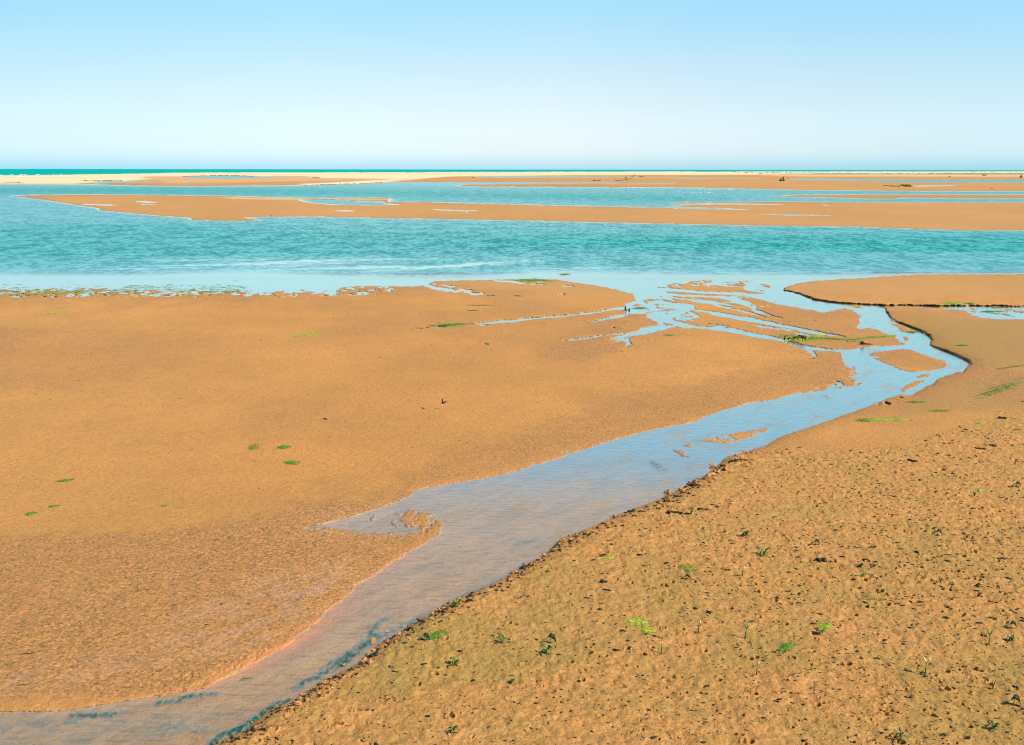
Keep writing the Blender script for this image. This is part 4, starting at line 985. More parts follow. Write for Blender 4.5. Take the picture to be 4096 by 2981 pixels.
# black lumps standing in for the shadows of cracks and gaps at the bank
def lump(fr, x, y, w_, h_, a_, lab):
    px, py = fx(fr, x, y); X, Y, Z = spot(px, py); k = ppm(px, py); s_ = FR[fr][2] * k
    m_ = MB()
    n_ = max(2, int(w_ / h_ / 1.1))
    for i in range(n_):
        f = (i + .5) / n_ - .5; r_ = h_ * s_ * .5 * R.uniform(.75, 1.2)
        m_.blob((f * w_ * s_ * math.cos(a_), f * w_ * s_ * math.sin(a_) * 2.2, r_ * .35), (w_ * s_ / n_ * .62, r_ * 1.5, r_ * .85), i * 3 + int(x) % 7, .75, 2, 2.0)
    o = m_.build('shadow_lump', SHADEK, None, (X, Y, Z)); tag(o, lab, 'mud clod', 'black shadow lumps near the bank')
for a in [('Q', 350, 1262, 470, 90, -.16, 'longest black shadow lump, a jagged ridge just behind the bank bend'), ('Q', 960, 1308, 180, 34, -.12, 'thin black crack-like shadow lump right of the longest jagged ridge'),
          ('Q', 750, 1295, 70, 36, -.1, 'short black shadow lump between the jagged ridge and the thin crack'), ('Q', 1190, 1312, 130, 30, -.05, 'last tapering black shadow lump at the right end of the crack line'),
          ('Q', 455, 1378, 270, 46, -.1, 'broken black shadow ridge directly below the longest one'), ('Q', 680, 1388, 110, 36, -.1, 'small black shadow lump at the right end of the lower ridge'),
          ('Q', 60, 1500, 170, 80, -.2, 'heavy black shadow lump at the left start of the lower diagonal row'), ('Q', 250, 1560, 190, 60, -.2, 'black shadow lump ending the lower diagonal row'),
          ('Q', 1640, 490, 220, 46, -.1, 'curved black shadow lump behind the upper bank corner'), ('Q', 860, 865, 90, 90, .2, 'black hollow shadow lump in the middle of the upper bank crumble'),
          ('Q', 690, 905, 110, 60, .1, 'black shadow lump overhanging the water left of the upper bank crumble'), ('Q', 1590, 440, 120, 60, .1, 'dark shadow lump beneath the upper bank corner stones'),
          ('T', 1000, 955, 250, 80, .05, 'broad black shadow lump on the bank edge with green weed beside it'), ('T', 585, 1268, 120, 60, 0, 'round black shadow lump below a pair of bank stones'),
          ('T', 1575, 655, 120, 60, .3, 'slanting black shadow lump right of the mid bank stones'), ('T', 1895, 480, 95, 50, .2, 'black oval shadow lump near the upper right of the mid bank'),
          ('T', 430, 1235, 110, 60, .3, 'black shadow lump with two pale blades at the water edge'), ('T', 1295, 750, 66, 50, .1, 'small triangular black shadow lump in the mid bank'),
          ('R', 670, 1365, 140, 80, .25, 'black shadow lump with a green tuft on the lower bank'), ('R', 1030, 1110, 110, 50, .3, 'black shadow lump on the open mud just off the lower bank'),
          ('R', 1735, 740, 100, 70, .3, 'black shadow lump between orange stones on the lower bank'), ('R', 2170, 560, 80, 70, .1, 'square black shadow lump furthest from the water on the lower bank'),
          ('R', 430, 1560, 150, 90, .3, 'black gap-like shadow lump among the lowest stones of the teal reach'), ('M', 1490, 655, 150, 80, .0, 'biggest black shadow lump beside the curved straw'),
          ('M', 1850, 400, 150, 60, -.1, 'black shadow lump with an olive stain above the curved straw'), ('M', 1100, 920, 100, 60, .4, 'black shadow lump low on the bank between two stone clusters'),
          ('M', 755, 1215, 70, 90, .6, 'black shadow lump right of the bottom stone cluster'), ('M', 610, 1195, 150, 30, 0, 'thin black shadow lump under the bottom stone cluster'), ('M', 440, 1395, 100, 70, .4, 'black shadow lump lowest of all on the bank, near the bottom edge'),
          ('U', 2020, 960, 150, 60, -.3, 'large black shadow lump by the right edge, upper pitted mud'), ('U', 1820, 203, 130, 50, -.05, 'black shadow lump highest on the pitted mud near the right edge'),
          ('U', 220, 962, 150, 50, -.35, 'slanting black shadow lump at the upper left of the dense pits'), ('U', 1430, 980, 150, 50, -.35, 'dark shadow lump in the dense pits left of the large right-edge one'),
          ('U', 1430, 738, 170, 36, -.15, 'long thin black shadow lump in the upper dense pits'), ('U', 1650, 695, 110, 36, -.3, 'short slanting black shadow lump right above the long thin one'), ('U', 65, 1170, 120, 36, -.3, 'narrow black shadow lump at the left of the dense pits'),
          ('N', 1040, 520, 60, 30, 0, 'dark shadow lump in the middle of the black debris patch'), ('N', 910, 538, 80, 30, 0, 'dark shadow lump at the left of the black debris patch'), ('N', 2130, 512, 50, 20, 0, 'smooth black shadow lump near the right edge of the mid mud'),
          ('N', 2215, 1295, 30, 20, -.2, 'oval black shadow lump above the largest slanted leaf'), ('K', 1705, 660, 40, 24, 0, 'pair of black shadow lumps in the mud above the large lime patch')]:
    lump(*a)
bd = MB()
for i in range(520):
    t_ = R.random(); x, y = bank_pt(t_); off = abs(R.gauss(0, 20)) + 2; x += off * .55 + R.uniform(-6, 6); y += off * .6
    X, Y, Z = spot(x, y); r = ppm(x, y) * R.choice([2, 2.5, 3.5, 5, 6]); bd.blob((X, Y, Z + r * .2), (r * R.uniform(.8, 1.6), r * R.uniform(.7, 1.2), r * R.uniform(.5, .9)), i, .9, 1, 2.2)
tag(bd.build('bank_gap_shade', SHADEK), 'black crumble standing in for the shaded gaps between the stream bank clods', 'mud crumbs', None, 'stuff')  # black lumps put the shade of the gaps between bank clods into colour
# dark leaf litter and weed scraps on the mud
lit = MB()
nl = 0
while nl < 2200:
    x = R.uniform(900, 4800); y = 1570 + (R.random() ** .8) * 1600
    if not in_poly(x, y, ROUGH): continue
    pr = .28 + .72 * min(1, max(0, (x - 2400) / 1500)) * (1.25 if y < 2450 else .5)
    if R.random() > pr: continue
    X, Y, Z = spot(x, y); k = ppm(x, y)
    a = R.gauss(-.25, .5); ln = k * R.choice([4, 5, 6, 8, 9, 14, 24]); w = k * R.choice([3, 3.5, 4.5, 6])
    if ln > 10 * k: w = min(w, 4 * k)
    dx, dy = math.cos(a) * ln, math.sin(a) * ln
    pts = [(X + dx * t, Y + dy * t, Z + .003 + k * 2 * math.sin(math.pi * (t + .5)) * R.uniform(.3, 1.2)) for t in (-.5, -.2, .15, .5)]
    lit.blade(pts, [w * .3, w, w * .8, w * .15], (-math.sin(a), math.cos(a), .5), .0015); nl += 1
gs = MB(); ng = 0
while ng < 520:
    x = R.uniform(900, 4140); y = 1760 + R.random() * 1240
    if not in_poly(x, y, ROUGH): continue
    if fbm(np.array([x / 260.]), np.array([y / 160.]), 3, 77)[0] < .02: continue
    X, Y, Z = spot(x, y); k = ppm(x, y); a = R.uniform(0, 3.1); ln = k * R.uniform(3, 9)
    dx, dy = math.cos(a) * ln, math.sin(a) * ln
    gs.blade([(X - dx / 2, Y - dy / 2, Z + .003), (X, Y, Z + .006 + k * 2), (X + dx / 2, Y + dy / 2, Z + .004)], [k, k * R.uniform(2, 4), k * .6], (-math.sin(a), math.cos(a), .3), .001); ng += 1
tag(gs.build('algae_scraps', ALG3), 'olive green scraps of algae strewn over the pitted mud', 'algae', None, 'stuff')
tag(lit.build('leaf_litter', LEAFD), 'dark scraps of leaf and weed littered over the pitted mud', 'leaf litter', None, 'stuff')
# small dark specks and worm-cast crumbs of the open sand
sp = MB(); ns = 0
while ns < 420:
    x = R.uniform(0, 3300); y = R.uniform(1250, 2850)
    if sample(land, np.array([x]), np.array([y]))[0] < .5 or in_poly(x, y, ROUGH): continue
    X, Y, Z = spot(x, y); r = ppm(x, y) * R.choice([1.2, 1.6, 2.0, 2.8])
    sp.blob((X, Y, Z + r * .2), (r * R.uniform(1, 1.9), r, r * .5), ns, .4, 1); ns += 1
tag(sp.build('sand_crumbs', MUDW), 'tiny dark crumbs and worm casts dotted over the smooth sand', 'sand crumbs', None, 'stuff')

# ------------------------------------------------------------------ shoots growing in the mud
SG = 'young shoots growing out of the mud'
def shoot(fr, x, y, hz, kind, label, lean=0.0, seed=0):
    px, py = fx(fr, x, y); hp = hz * FR[fr][2] * 1.2
    X, Y, Z = spot(px, py); k = ppm(px, py); h = hp * k / math.cos(math.radians(24)) * 1.02
    r = random.Random(seed + int(x)); t = thing('seedling', (X, Y, Z - .002), label, 'seedling', SG)
    w = max(.005, k * 2.7)
    if kind in ('stalk', 'fork', 'double'):
        hs = h * (.68 if kind != 'fork' else .62)
        MB().tube([(0, 0, -.01), (lean * .2 * h, 0, hs * .5), (lean * .5 * h, 0, hs)], [w * 1.0, w * .85, w * .75], 7).build('stem', STEM, t)
        top = Vector((lean * .5 * h, 0, hs))
        if kind == 'stalk':
            MB().tube([top, top + Vector((.05 * h, 0, (h - hs) * .55)), top + Vector((.07 * h, 0, h - hs))], [w * .8, w * 1.25, w * .2], 7).build('bud', BUD, t)
            if seed % 2: MB().blade([top * .3, top * .35 + Vector((-.12 * h, 0, .05 * h)), top * .3 + Vector((-.22 * h, -.02, .0))], [w, w * 2.6, w * .3], (0, 1, .3)).build('leaf', LEAF, t)
        elif kind == 'double':
            for sg in (-1, 1):
                MB().tube([top, top + Vector((sg * .13 * h, 0, (h - hs) * .5)), top + Vector((sg * .2 * h, 0, (h - hs)))], [w * .7, w * 1.5, w * .3], 7).build('bud', BUD, t)
            MB().blade([top + Vector((-.1 * h, 0, -.04 * h)), top + Vector((0, 0, .02 * h)), top + Vector((.13 * h, 0, -.02 * h))], [w, w * 3, w], (0, 1, .2)).build('leaf', LEAF, t)
            MB().blade([(0, 0, .12 * h), (-.16 * h, 0, .16 * h), (-.28 * h, 0, .02 * h)], [w, w * 4, w * .4], (0, 1, .5)).build('leaf', LEAFD, t)
        else:
            for sg in (-1, 1):
                MB().tube([top, top + Vector((sg * .10 * h, 0, (h - hs) * .55)), top + Vector((sg * .20 * h, 0, (h - hs)))], [w * .8, w * .9, w * .35], 7).build('leaf', LEAF if seed % 2 else LEAFD, t)
            if seed % 3 == 0: MB().tube([top, top + Vector((.1 * h, 0, (h - hs) * .8)), top + Vector((.12 * h, 0, h - hs))], [w * .5, w, w * .2], 6).build('bud', BUD, t)
    elif kind == 'leafy':
        MB().tube([(0, 0, -.01), (0, 0, .25 * h)], [w, w * .8], 6).build('stem', STEM, t)
        for i in range(6):
            a = i * 1.05 + r.random(); s = h * r.uniform(.6, 1.0); cx, sy_2 = math.cos(a), math.sin(a)
            MB().blade([(0, 0, .1 * h), (cx * s * .3, sy_2 * s * .3, s * .75), (cx * s * .65, sy_2 * s * .65, s * .8), (cx * s * .95, sy_2 * s * .95, s * .35)],
                       [w * .8, w * 3.0, w * 3.4, w * .3], (-sy_2, cx, .1)).build('leaf', LEAF if i % 3 else LEAFD, t)
    elif kind == 'broad':
        MB().blade([(-.2 * h, 0, .55 * h), (.15 * h, 0, h), (.6 * h, 0, .75 * h), (.85 * h, .0, .1 * h)], [w * 1.2, h * .42, h * .5, w], (.25, .45, .8)).build('leaf', LEAFD, t)
        MB().blade([(-.2 * h, 0, .5 * h), (-.5 * h, .02, .35 * h), (-.7 * h, .03, .2 * h)], [w * 2, w * 3.5, w * .4], (0, 1, .3)).build('leaf', LEAF, t)
        MB().tube([(.2 * h, 0, -.01), (.15 * h, 0, .8 * h)], [w, w * .6], 6).build('stem', STEM, t)
    elif kind == 'tuft':
        for i in range(5):
            a = i * 1.3 + r.random(); s = h * r.uniform(.6, 1.0); cx, sy_2 = math.cos(a), math.sin(a)
            MB().blade([(0, 0, 0), (cx * s * .18, sy_2 * s * .18, s * .6), (cx * s * .4, sy_2 * s * .4, s)], [w, w * 1.5, w * .3], (-sy_2, cx, 0)).build('leaf', LEAF if i % 2 else LEAFD, t)
    return t
for a in [
 ('N', 292, 960, 62, 'stalk', 'dark stem with a cream bud tip, first shoot right of the large lime patch', .1, 1),
 ('N', 575, 995, 78, 'fork', 'tall forked shoot with one pale tip, between the lime patch and the leafy green clump', .15, 3),
 ('N', 70, 1085, 60, 'stalk', 'short yellow-green stalk with pale bud, just below the large lime algae patch', -.05, 2),
 ('N', 645, 1215, 70, 'stalk', 'upright shoot with whitish tip standing on a green stain, near the bottom middle right', .1, 4),
 ('N', 1668, 1212, 88, 'double', 'tall shoot with two white buds side by side on one stem', .05, 5),
 ('N', 2055, 1030, 78, 'fork', 'dark Y-shaped shoot casting a long shadow near the right edge', 0, 7),
 ('N', 560, 622, 46, 'stalk', 'thin pale-tipped shoot above the forked one, beside a small dark leaf', .1, 8),
 ('N', 690, 492, 42, 'leafy', 'small leafy green sprout right of the thin pale-tipped shoot', 0, 9),
 ('N', 583, 372, 36, 'leafy', 'low curled leafy sprout with a yellow stain, highest of the leafy ones near the stream', 0, 10),
 ('N', 1000, 428, 26, 'broad', 'single small dark upright leaf in the upper middle of the pitted mud', 0, 11),
 ('N', 1738, 372, 28, 'broad', 'small dark leaf with a slanting shadow, upper right of the pitted mud', 0, 12),
 ('N', 1035, 965, 36, 'leafy', 'leafy dark clump sprouting from a bright green algae spot', 0, 13),
 ('N', 1522, 1608, 50, 'leafy', 'arching green sprout at the very bottom edge, right of centre', 0, 14),
 ('N', 2078, 1300, 56, 'tuft', 'spiky tuft with a pale tip below the Y-shaped shoot', 0, 15),
 ('N', 2185, 934, 34, 'broad', 'dark folded leaf with a green stalk above the Y-shaped shoot', 0, 16),
 ('N', 2195, 1004, 30, 'leafy', 'squat dark-leaved sprout at the right edge level with the Y-shaped shoot', 0, 17),
 ('N', 2195, 1400, 46, 'broad', 'largest dark leaf, slanted, by the right edge near the bottom', 0, 18),
 ('N', 975, 1188, 34, 'fork', 'thin bent twiggy shoot left of the bottom middle of the mud', .1, 20),
 ('N', 1280, 562, 22, 'leafy', 'tiny green leaflets just above the yellow streak with dark debris', 0, 21),
 ('N', 1760, 655, 40, 'tuft', 'thin spiky tuft among dark debris in the right middle', 0, 22),
 ('N', 2218, 80, 26, 'broad', 'pale-edged dark leaf highest at the right edge of the mud', 0, 23),
 ('N', 1968, 132, 26, 'tuft', 'small green tuft left of the round lime spot near the right edge', 0, 24),
 ('N', 1920, 388, 36, 'tuft', 'slender spiked tuft below the round lime spot near the right edge', .1, 25),
 ('N', 2085, 1545, 44, 'leafy', 'dark bushy sprout near the bottom right corner', 0, 26),
 ('N', 215, 640, 26, 'broad', 'small dark wedge leaf left of the thin pale-tipped shoot', 0, 27),
 ('K', 790, 1168, 42, 'leafy', 'bushy green sprout below the bank, left of the double sprout', 0, 28),
 ('K', 1355, 1100, 50, 'leafy', 'lower of two green sprouts growing one above the other', 0, 29),
 ('K', 1365, 1032, 42, 'broad', 'upper of two green sprouts growing one above the other', 0, 30),
 ('K', 1080, 1030, 38, 'leafy', 'dark leafy sprout with a green smear to its right', 0, 31),
 ('K', 602, 1016, 34, 'broad', 'dark leaf at the left end of the bright green algae streak near the bank', 0, 32),
 ('K', 810, 800, 40, 'leafy', 'dark clump of leaves on the bank edge itself', 0, 33),
 ('K', 780, 1575, 40, 'leafy', 'green sprout nearest the bottom edge in the middle of the photo', 0, 34),
 ('K', 1140, 1275, 24, 'leafy', 'tiny green sprout low in the middle of the mud', 0, 35),
 ('Q', 745, 1400, 150, 'tuft', 'thin green tuft beside the long black cracks near the bank', 0, 36)]:
    shoot(*a)
# twigs and straws
TG = 'thin dark twigs on the wet sand'
for fr, x, y, l, a, lab in [('L', 1520, 790, 40, -.5, 'short dark twig, right one of three on the wet sand'), ('L', 1352, 793, 30, -.6, 'stubby dark twig, middle one of three on the wet sand'),
                            ('L', 1062, 797, 28, .9, 'small bent twig, left one of three on the wet sand'), ('L', 165, 1095, 95, .05, 'longest dark twig at the left edge of the wet sand'),
                            ('L', 140, 1287, 80, .05, 'brown twig at the left edge just above the stream'), ('L', 1262, 917, 30, .0, 'stout black stub lying in the middle of the wet sand'),
                            ('L', 1322, 399, 46, 0, 'thin twig highest up on the pitted damp sand'), ('L', 1510, 1258, 80, .12, 'twig lying in the orange edge of the stream'),
                            ('J', 1218, 209, 30, 0, None)]:
    if lab is None: continue
    px, py = fx(fr, x, y); X, Y, Z = spot(px, py); k = ppm(px, py); L_ = l * FR[fr][2] * k / 2
    o = MB().tube([(-L_, 0, 0), (-L_ * .3, L_ * .06, .004), (L_ * .3, 0, .006), (L_, L_ * .1, .001)], [k * .9, k * 1.7, k * 1.4, k * .5], 6).build('twig', WOODD, None, (X, Y, max(Z, 0) + .003))
    o.rotation_euler = (0, 0, a); tag(o, lab, 'twig', TG)
for fr, x, y, l, a, lab in [('K', 1010, 715, 50, .5, 'pale straw lying on the mud near the bank, mid frame'), ('N', 870, 440, 60, .25, 'pale straw in the upper middle of the pitted mud'),
                            ('K', 735, 870, 34, .9, 'short pale straw beside the dark leafy clump on the bank'), ('M', 1620, 600, 130, .8, 'curved straw hanging over the clods near the bottom of the photo')]:
    px, py = fx(fr, x, y); X, Y, Z = spot(px, py); k = ppm(px, py); L_ = l * FR[fr][2] * k / 2
    o = MB().tube([(-L_, 0, 0), (-L_ * .3, L_ * .12, .012), (L_ * .3, L_ * .1, .014), (L_, 0, .003)], [k * .7, k * .9, k * .9, k * .5], 6).build('straw', STRAW, None, (X, Y, Z + .006))
    o.rotation_euler = (0, 0, a); tag(o, lab, 'straw', 'pale straws on the mud')

# ------------------------------------------------------------------ algae mats
AG = 'patches of green algae on the flat'
def algae(cx, cy, w, h, lab, m=ALG1, tilt=0.0, n=None, name='algae_patch', cat='algae', on_water=False):
    k = ppm(cx, cy); X0, Y0, Z0 = spot(cx, cy)
    r = random.Random(int(cx * 7 + cy)); yk = abs(float(at(cx, cy - 5)[1] - at(cx, cy + 5)[1])) / 10
    n = n or int(min(420, 70 + w * h / 9)); mb = MB()
    for i in range(n):
        ux = float(np.clip(r.gauss(0, .42), -1.05, 1.05)); uy = float(np.clip(r.gauss(0, .40), -1.05, 1.05))
        if r.random() < .5: uy = round(uy * 2) / 2 + r.gauss(0, .08)
        x = cx + ux * w / 2; y = cy + uy * h / 2 - tilt * ux * w / 2
        X, Y, Z = spot(x, y); Z = max(Z, 0.0) if not on_water else .002
        ln = k * r.uniform(4, 13) ; b = r.gauss(0, .5)
        dx, dy = math.cos(b) * ln, math.sin(b) * ln * max(1, yk / k * .3)
        z = Z - Z0 + .002 + r.random() * k * 1.2
        wd = k * r.uniform(1.2, 2.8)
        mb.blade([(X - X0 - dx / 2, Y - Y0 - dy / 2, z), (X - X0 + r.gauss(0, ln * .1), Y - Y0 + r.gauss(0, ln * .1), z + k * .6), (X - X0 + dx / 2, Y - Y0 + dy / 2, z)], [wd * .4, wd, wd * .3], (-math.sin(b), math.cos(b), .1), .001)
    # the felted mat the strands lie on
    q = []; wq = []
    for j in range(13):
        f = j / 12 - .5; x = cx + f * w * .92; y = cy - tilt * f * w * .92 + r.gauss(0, h * .06); X, Y, Z = spot(x, y); Z = max(Z, 0) if not on_water else .002
        q.append((X - X0, Y - Y0, Z - Z0 + .0035)); wq.append((min(h, 12) if h < 30 else 7) * yk * (.12 + .42 * math.cos(f * 3.0)) * r.uniform(.55, 1.2))
    mb.blade(q, wq, (0, 1, 0), .0015)
    o = mb.build(name, m, None, (X0, Y0, Z0)); return tag(o, lab, cat, AG)
for a in [
 (2550, 2490, 100, 46, 'large lime green algae patch, brightest on the mud right of the stream', ALG1), (2595, 2525, 70, 29, 'lower lobe of the brightest lime algae patch', ALG1),
 (1742, 2545, 95, 30, 'streaked bright green algae strip beside the bank, right of the dark leaf', ALG2, .35), (2437, 2234, 44, 12, 'small yellow-green smear below the crumbling bank in mid frame', ALG1, .2),
 (3300, 2508, 60, 30, 'green algae spot around the leafy dark clump', ALG1, .1), (3140, 2592, 76, 34, 'mottled green patch left below the leafy clump', ALG2, .4),
 (2752, 2276, 84, 34, 'faint yellow-green stain on the mud nearest the middle bank', ALG3, -.2), (3919, 1966, 18, 16, 'small round lime spot near the right edge of the mud', ALG1),
 (3320, 2093, 30, 8, 'tiny yellow streak high on the pitted mud', ALG3), (3457, 2306, 50, 12, 'yellow-green streak with dark debris in the middle right', ALG3), (3504, 2399, 76, 9, 'thin green line of algae in the middle right of the mud', ALG3, .05),
 (3921, 1694, 36, 8, 'pale lime strip at the top of the pitted mud near the right edge', ALG1), (3530, 1680, 220, 15, 'long bright green strip on the smooth slope right of the stream', ALG1, .02),
 (3460, 1681, 80, 16, 'denser dark green head of the strip on the slope right of the stream', ALG2), (3662, 1609, 84, 6, 'thin green line above the long green strip', ALG2, .0), (3759, 1644, 88, 9, 'faint olive patch between the two green lines', ALG3),
 (4000, 1556, 230, 46, 'broad diffuse green band at the right edge, above the pitted mud', ALG2, .32), (3847, 1382, 56, 5, 'short green streak on the damp flat at right', ALG2), (4040, 1470, 110, 6, 'very thin yellow-green streak above the diffuse green band', ALG3, .15),
 (3810, 1213, 100, 10, 'yellow-green fringe under the north-east sandbar', ALG1), (3650, 1329, 56, 6, 'green edge of the small island by the right channel', ALG2),
 (262, 1923, 74, 11, 'dark green streak with a pale stub, left sand', ALG2, .12), (216, 2026, 46, 9, 'small green streak, middle one of three at far left', ALG2, .12), (122, 2055, 46, 12, 'small green streak, lowest of three at far left', ALG2, .2),
 (658, 2024, 24, 5, 'tiny green dash on the smooth sand, left of centre', ALG2, .2), (1016, 1789, 46, 26, 'oval olive patch, left one of three in the middle sand', ALG3, .2), (1135, 1790, 56, 20, 'deep green patch, upper right one of three in the middle sand', ALG2, .1),
 (1170, 1852, 62, 20, 'bright green oval patch, lowest of three in the middle sand', ALG2), (1232, 1341, 120, 10, 'curved bright green streak on the sand left of the runnel head', ALG1, .11), (232, 1254, 116, 7, 'thin yellow-green bar alone on the upper left sand', ALG1, .03),
 (1919, 1222, 110, 4, 'thin yellow line on the upper middle sand', ALG3), (1890, 1243, 48, 5, 'short yellow-green dash below the thin yellow line', ALG3), (1950, 1376, 16, 8, 'small bright green dot below the runnel', ALG2),
 (1800, 1300, 168, 11, 'deep green weed filling the head of the straight runnel', ALG2, .05), (2135, 1121, 160, 12, 'olive mat on the tip of the left sandbar at the lagoon edge', ALG3), (2258, 1106, 50, 6, 'small olive raft floating off the left sandbar', ALG3),
 (2560, 1236, 66, 8, 'green weed trailing in the channel beside the dark stumps', ALG2), (2676, 1341, 50, 4, 'thin green dash on the sand below the braids', ALG2),
 (3880, 1000 + 214, 40, 5, 'green tuft line at the sandbar foot near the right edge', ALG2), (3960, 1250, 90, 8, 'dark green curl lying in the shallow right-hand channel', ALG2)]:
    algae(a[0], a[1], a[2], a[3], a[4], a[5], a[6] if len(a) > 6 else 0)
# long streamers tied to the weedy log
def streamer(pts, w, lab, m, n):
    mb = MB(); r = random.Random(int(pts[0][0])); P = np.array(pts, float); tt = np.linspace(0, len(P) - 1, 60)
    XX = np.interp(tt, range(len(P)), P[:, 0]); YY = np.interp(tt, range(len(P)), P[:, 1]); X0, Y0, Z0 = spot(*pts[0]); 
    for i in range(n):
        a = r.randrange(0, 50); off = r.gauss(0, w / 3); ln = r.randrange(5, 10); q = []
        for j in range(a, min(60, a + ln), 2):
            X, Y, Z = spot(XX[j], YY[j] + off); q.append((X - X0, Y - Y0, max(Z, 0) - Z0 + .006 + r.random() * .01))
        if len(q) > 2:
            k = ppm(XX[a], YY[a]); mb.blade(q, [k * r.uniform(.8, 2.2)] * len(q), (0, 1, .2), .002)
    return tag(mb.build('algae_streamer', m, None, (X0, Y0, Z0)), lab, 'algae', 'green streamers trailing from the weedy log')
def fz(x, y): return fx('F', x, y)
streamer([fz(*p) for p in [(290, 605), (380, 600), (470, 592), (480, 600)]], 7, 'upper green streamer trailing right from the dark weedy log', ALG1, 70)
streamer([fz(*p) for p in [(300, 625), (450, 618), (560, 630), (640, 636), (760, 628), (850, 615), (950, 606), (1060, 600), (1130, 597)]], 5, 'long green and yellow streamer running right to the channel', ALG3, 130)
streamer([fz(*p) for p in [(300, 630), (450, 622), (560, 634), (760, 632), (900, 612), (1040, 603), (1140, 600)]], 6, 'dark green underside of the long streamer by the channel', ALG2, 110)
streamer([fz(*p) for p in [(40, 605), (100, 600), (170, 605), (270, 625)]], 10, 'green weed clinging to the left end of the dark log', ALG2, 60)
# margin weed of the lagoon: uncountable
mb = MB(); r = random.Random(3); cnt = 0
while cnt < 300:
    x = r.uniform(-60, 980); 
    c0 = 1160 if x < 120 else (1166 if x < 500 else (1156 if x < 700 else 1163))
    y = r.gauss(c0, 8 if x < 500 else 5)
    if x > 520 and r.random() < .3: y = r.gauss(1150, 4)
    k = ppm(x, y); X, Y, Z = spot(x, y); ln = k * r.uniform(6, 30); wd = k * r.uniform(1, 3)
    b = r.gauss(0, .25)
    mb.blade([(X - ln / 2, Y - ln * b, max(Z, 0) + .004), (X, Y, max(Z, 0) + .01), (X + ln / 2, Y + ln * b, max(Z, 0) + .004)], [wd * .4, wd * 2, wd * .4], (0, 1, .1), .002); cnt += 1
tag(mb.build('shore_weed', ALG2), 'green weed washed up along the left lagoon margin', 'seaweed', None, 'stuff')
mb = MB(); cnt = 0
while cnt < 220:
    x = r.uniform(-60, 1000); y = r.gauss(1163, 10)
    k = ppm(x, y); X, Y, Z = spot(x, y); ln = k * r.uniform(6, 26); wd = k * r.uniform(1.5, 4)
    mb.blade([(X - ln / 2, Y, max(Z, 0) + .006), (X, Y, max(Z, 0) + .014), (X + ln / 2, Y, max(Z, 0) + .006)], [wd * .4, wd * 1.6, wd * .4], (0, 1, .1), .002); cnt += 1
tag(mb.build('shore_weed', ALG3), 'olive weed mixed through the left lagoon margin', 'seaweed', None, 'stuff')

# ------------------------------------------------------------------ weedy log, stumps, chunks
def pxobj(fr, bx, by, polys, name, label, cat, mats, group=None, parts=None, seg=8):
    """long thin things traced at their true distance: polylines (x, y, radius px, depth px) around a base point"""
    x0, y0 = fx(fr, bx, by); X0, Y0, Z0 = spot(x0, y0); k = ppm(x0, y0); s = FR[fr][2]
    t = thing(name, (X0, Y0, Z0), label, cat, group)
    for nm, mi, pl in polys:
        pts = [((x - bx) * s * k, d * s * k, (by - y) * s * k) for x, y, rr, d in pl]
        MB().tube(pts, [rr * s * k for x, y, rr, d in pl], seg).build(nm, mats[mi], t)
    return t
# weedy log
x0, y0 = fz(205, 640); X0, Y0, Z0 = spot(x0, y0); k = ppm(x0, y0) * .4392
t = thing('weedy_log', (X0, Y0, Z0), 'black weed-covered log lying in the braided channels', 'driftwood')
m_ = MB(); m_.blob((0, 0, 12 * k), (40 * k, 18 * k, 20 * k), 4, .7, 3, 2.4); m_.blob((50 * k, 0, 16 * k), (26 * k, 18 * k, 24 * k), 8, .6, 3, 2.4); m_.blob((-60 * k, 0, 10 * k), (34 * k, 14 * k, 12 * k), 11, .7, 3, 2.4)
m_.build('log_body', DARK, t)
MB().tube([(0, -8 * k, 46 * k), (30 * k, -10 * k, 42 * k), (80 * k, -14 * k, 8 * k)], [5 * k, 7 * k, 6 * k], 8).build('broken_limb', WOODD, t)
MB().tube([(-118 * k, 0, 0), (-116 * k, 0, 30 * k), (-108 * k, 0, 44 * k)], [6 * k, 6 * k, 2 * k], 8).build('snag', DARK, t)
wd = MB(); r = random.Random(9)
for i in range(110):
    x = r.uniform(-120, 95) * k; z = r.uniform(4, 34) * k * max(.3, 1 - abs(x) / (150 * k)); y = -r.uniform(10, 22) * k
    wd.blade([(x, y, z), (x + r.gauss(0, 6) * k, y - 5 * k, z * .6), (x + r.gauss(0, 12) * k, y - 9 * k, .004)], [3 * k, 6 * k, 2 * k], (1, 0, .2), .003)
wd.build('hanging_weed', ALG1, t)
x0, y0 = fz(820, 680); X0, Y0, Z0 = spot(x0, y0); k = ppm(x0, y0) * .4392
t = thing('driftwood_chunk', (X0, Y0, Z0), 'small black lump of driftwood right of the weedy log, below the long streamer', 'driftwood')
m_ = MB(); m_.blob((-26 * k, 0, 16 * k), (18 * k, 12 * k, 16 * k), 2, .7, 3, 2.2); m_.blob((4 * k, 0, 6 * k), (20 * k, 10 * k, 9 * k), 5, .7, 2, 2.2); m_.blob((34 * k, 0, 5 * k), (18 * k, 10 * k, 7 * k), 7, .7, 2, 2.2)
m_.build('lump', DARK, t)
MB().blob((66 * k, 0, 2 * k), (16 * k, 8 * k, 4 * k), 9, .6, 2).build('weed_tuft', ALG2, t)
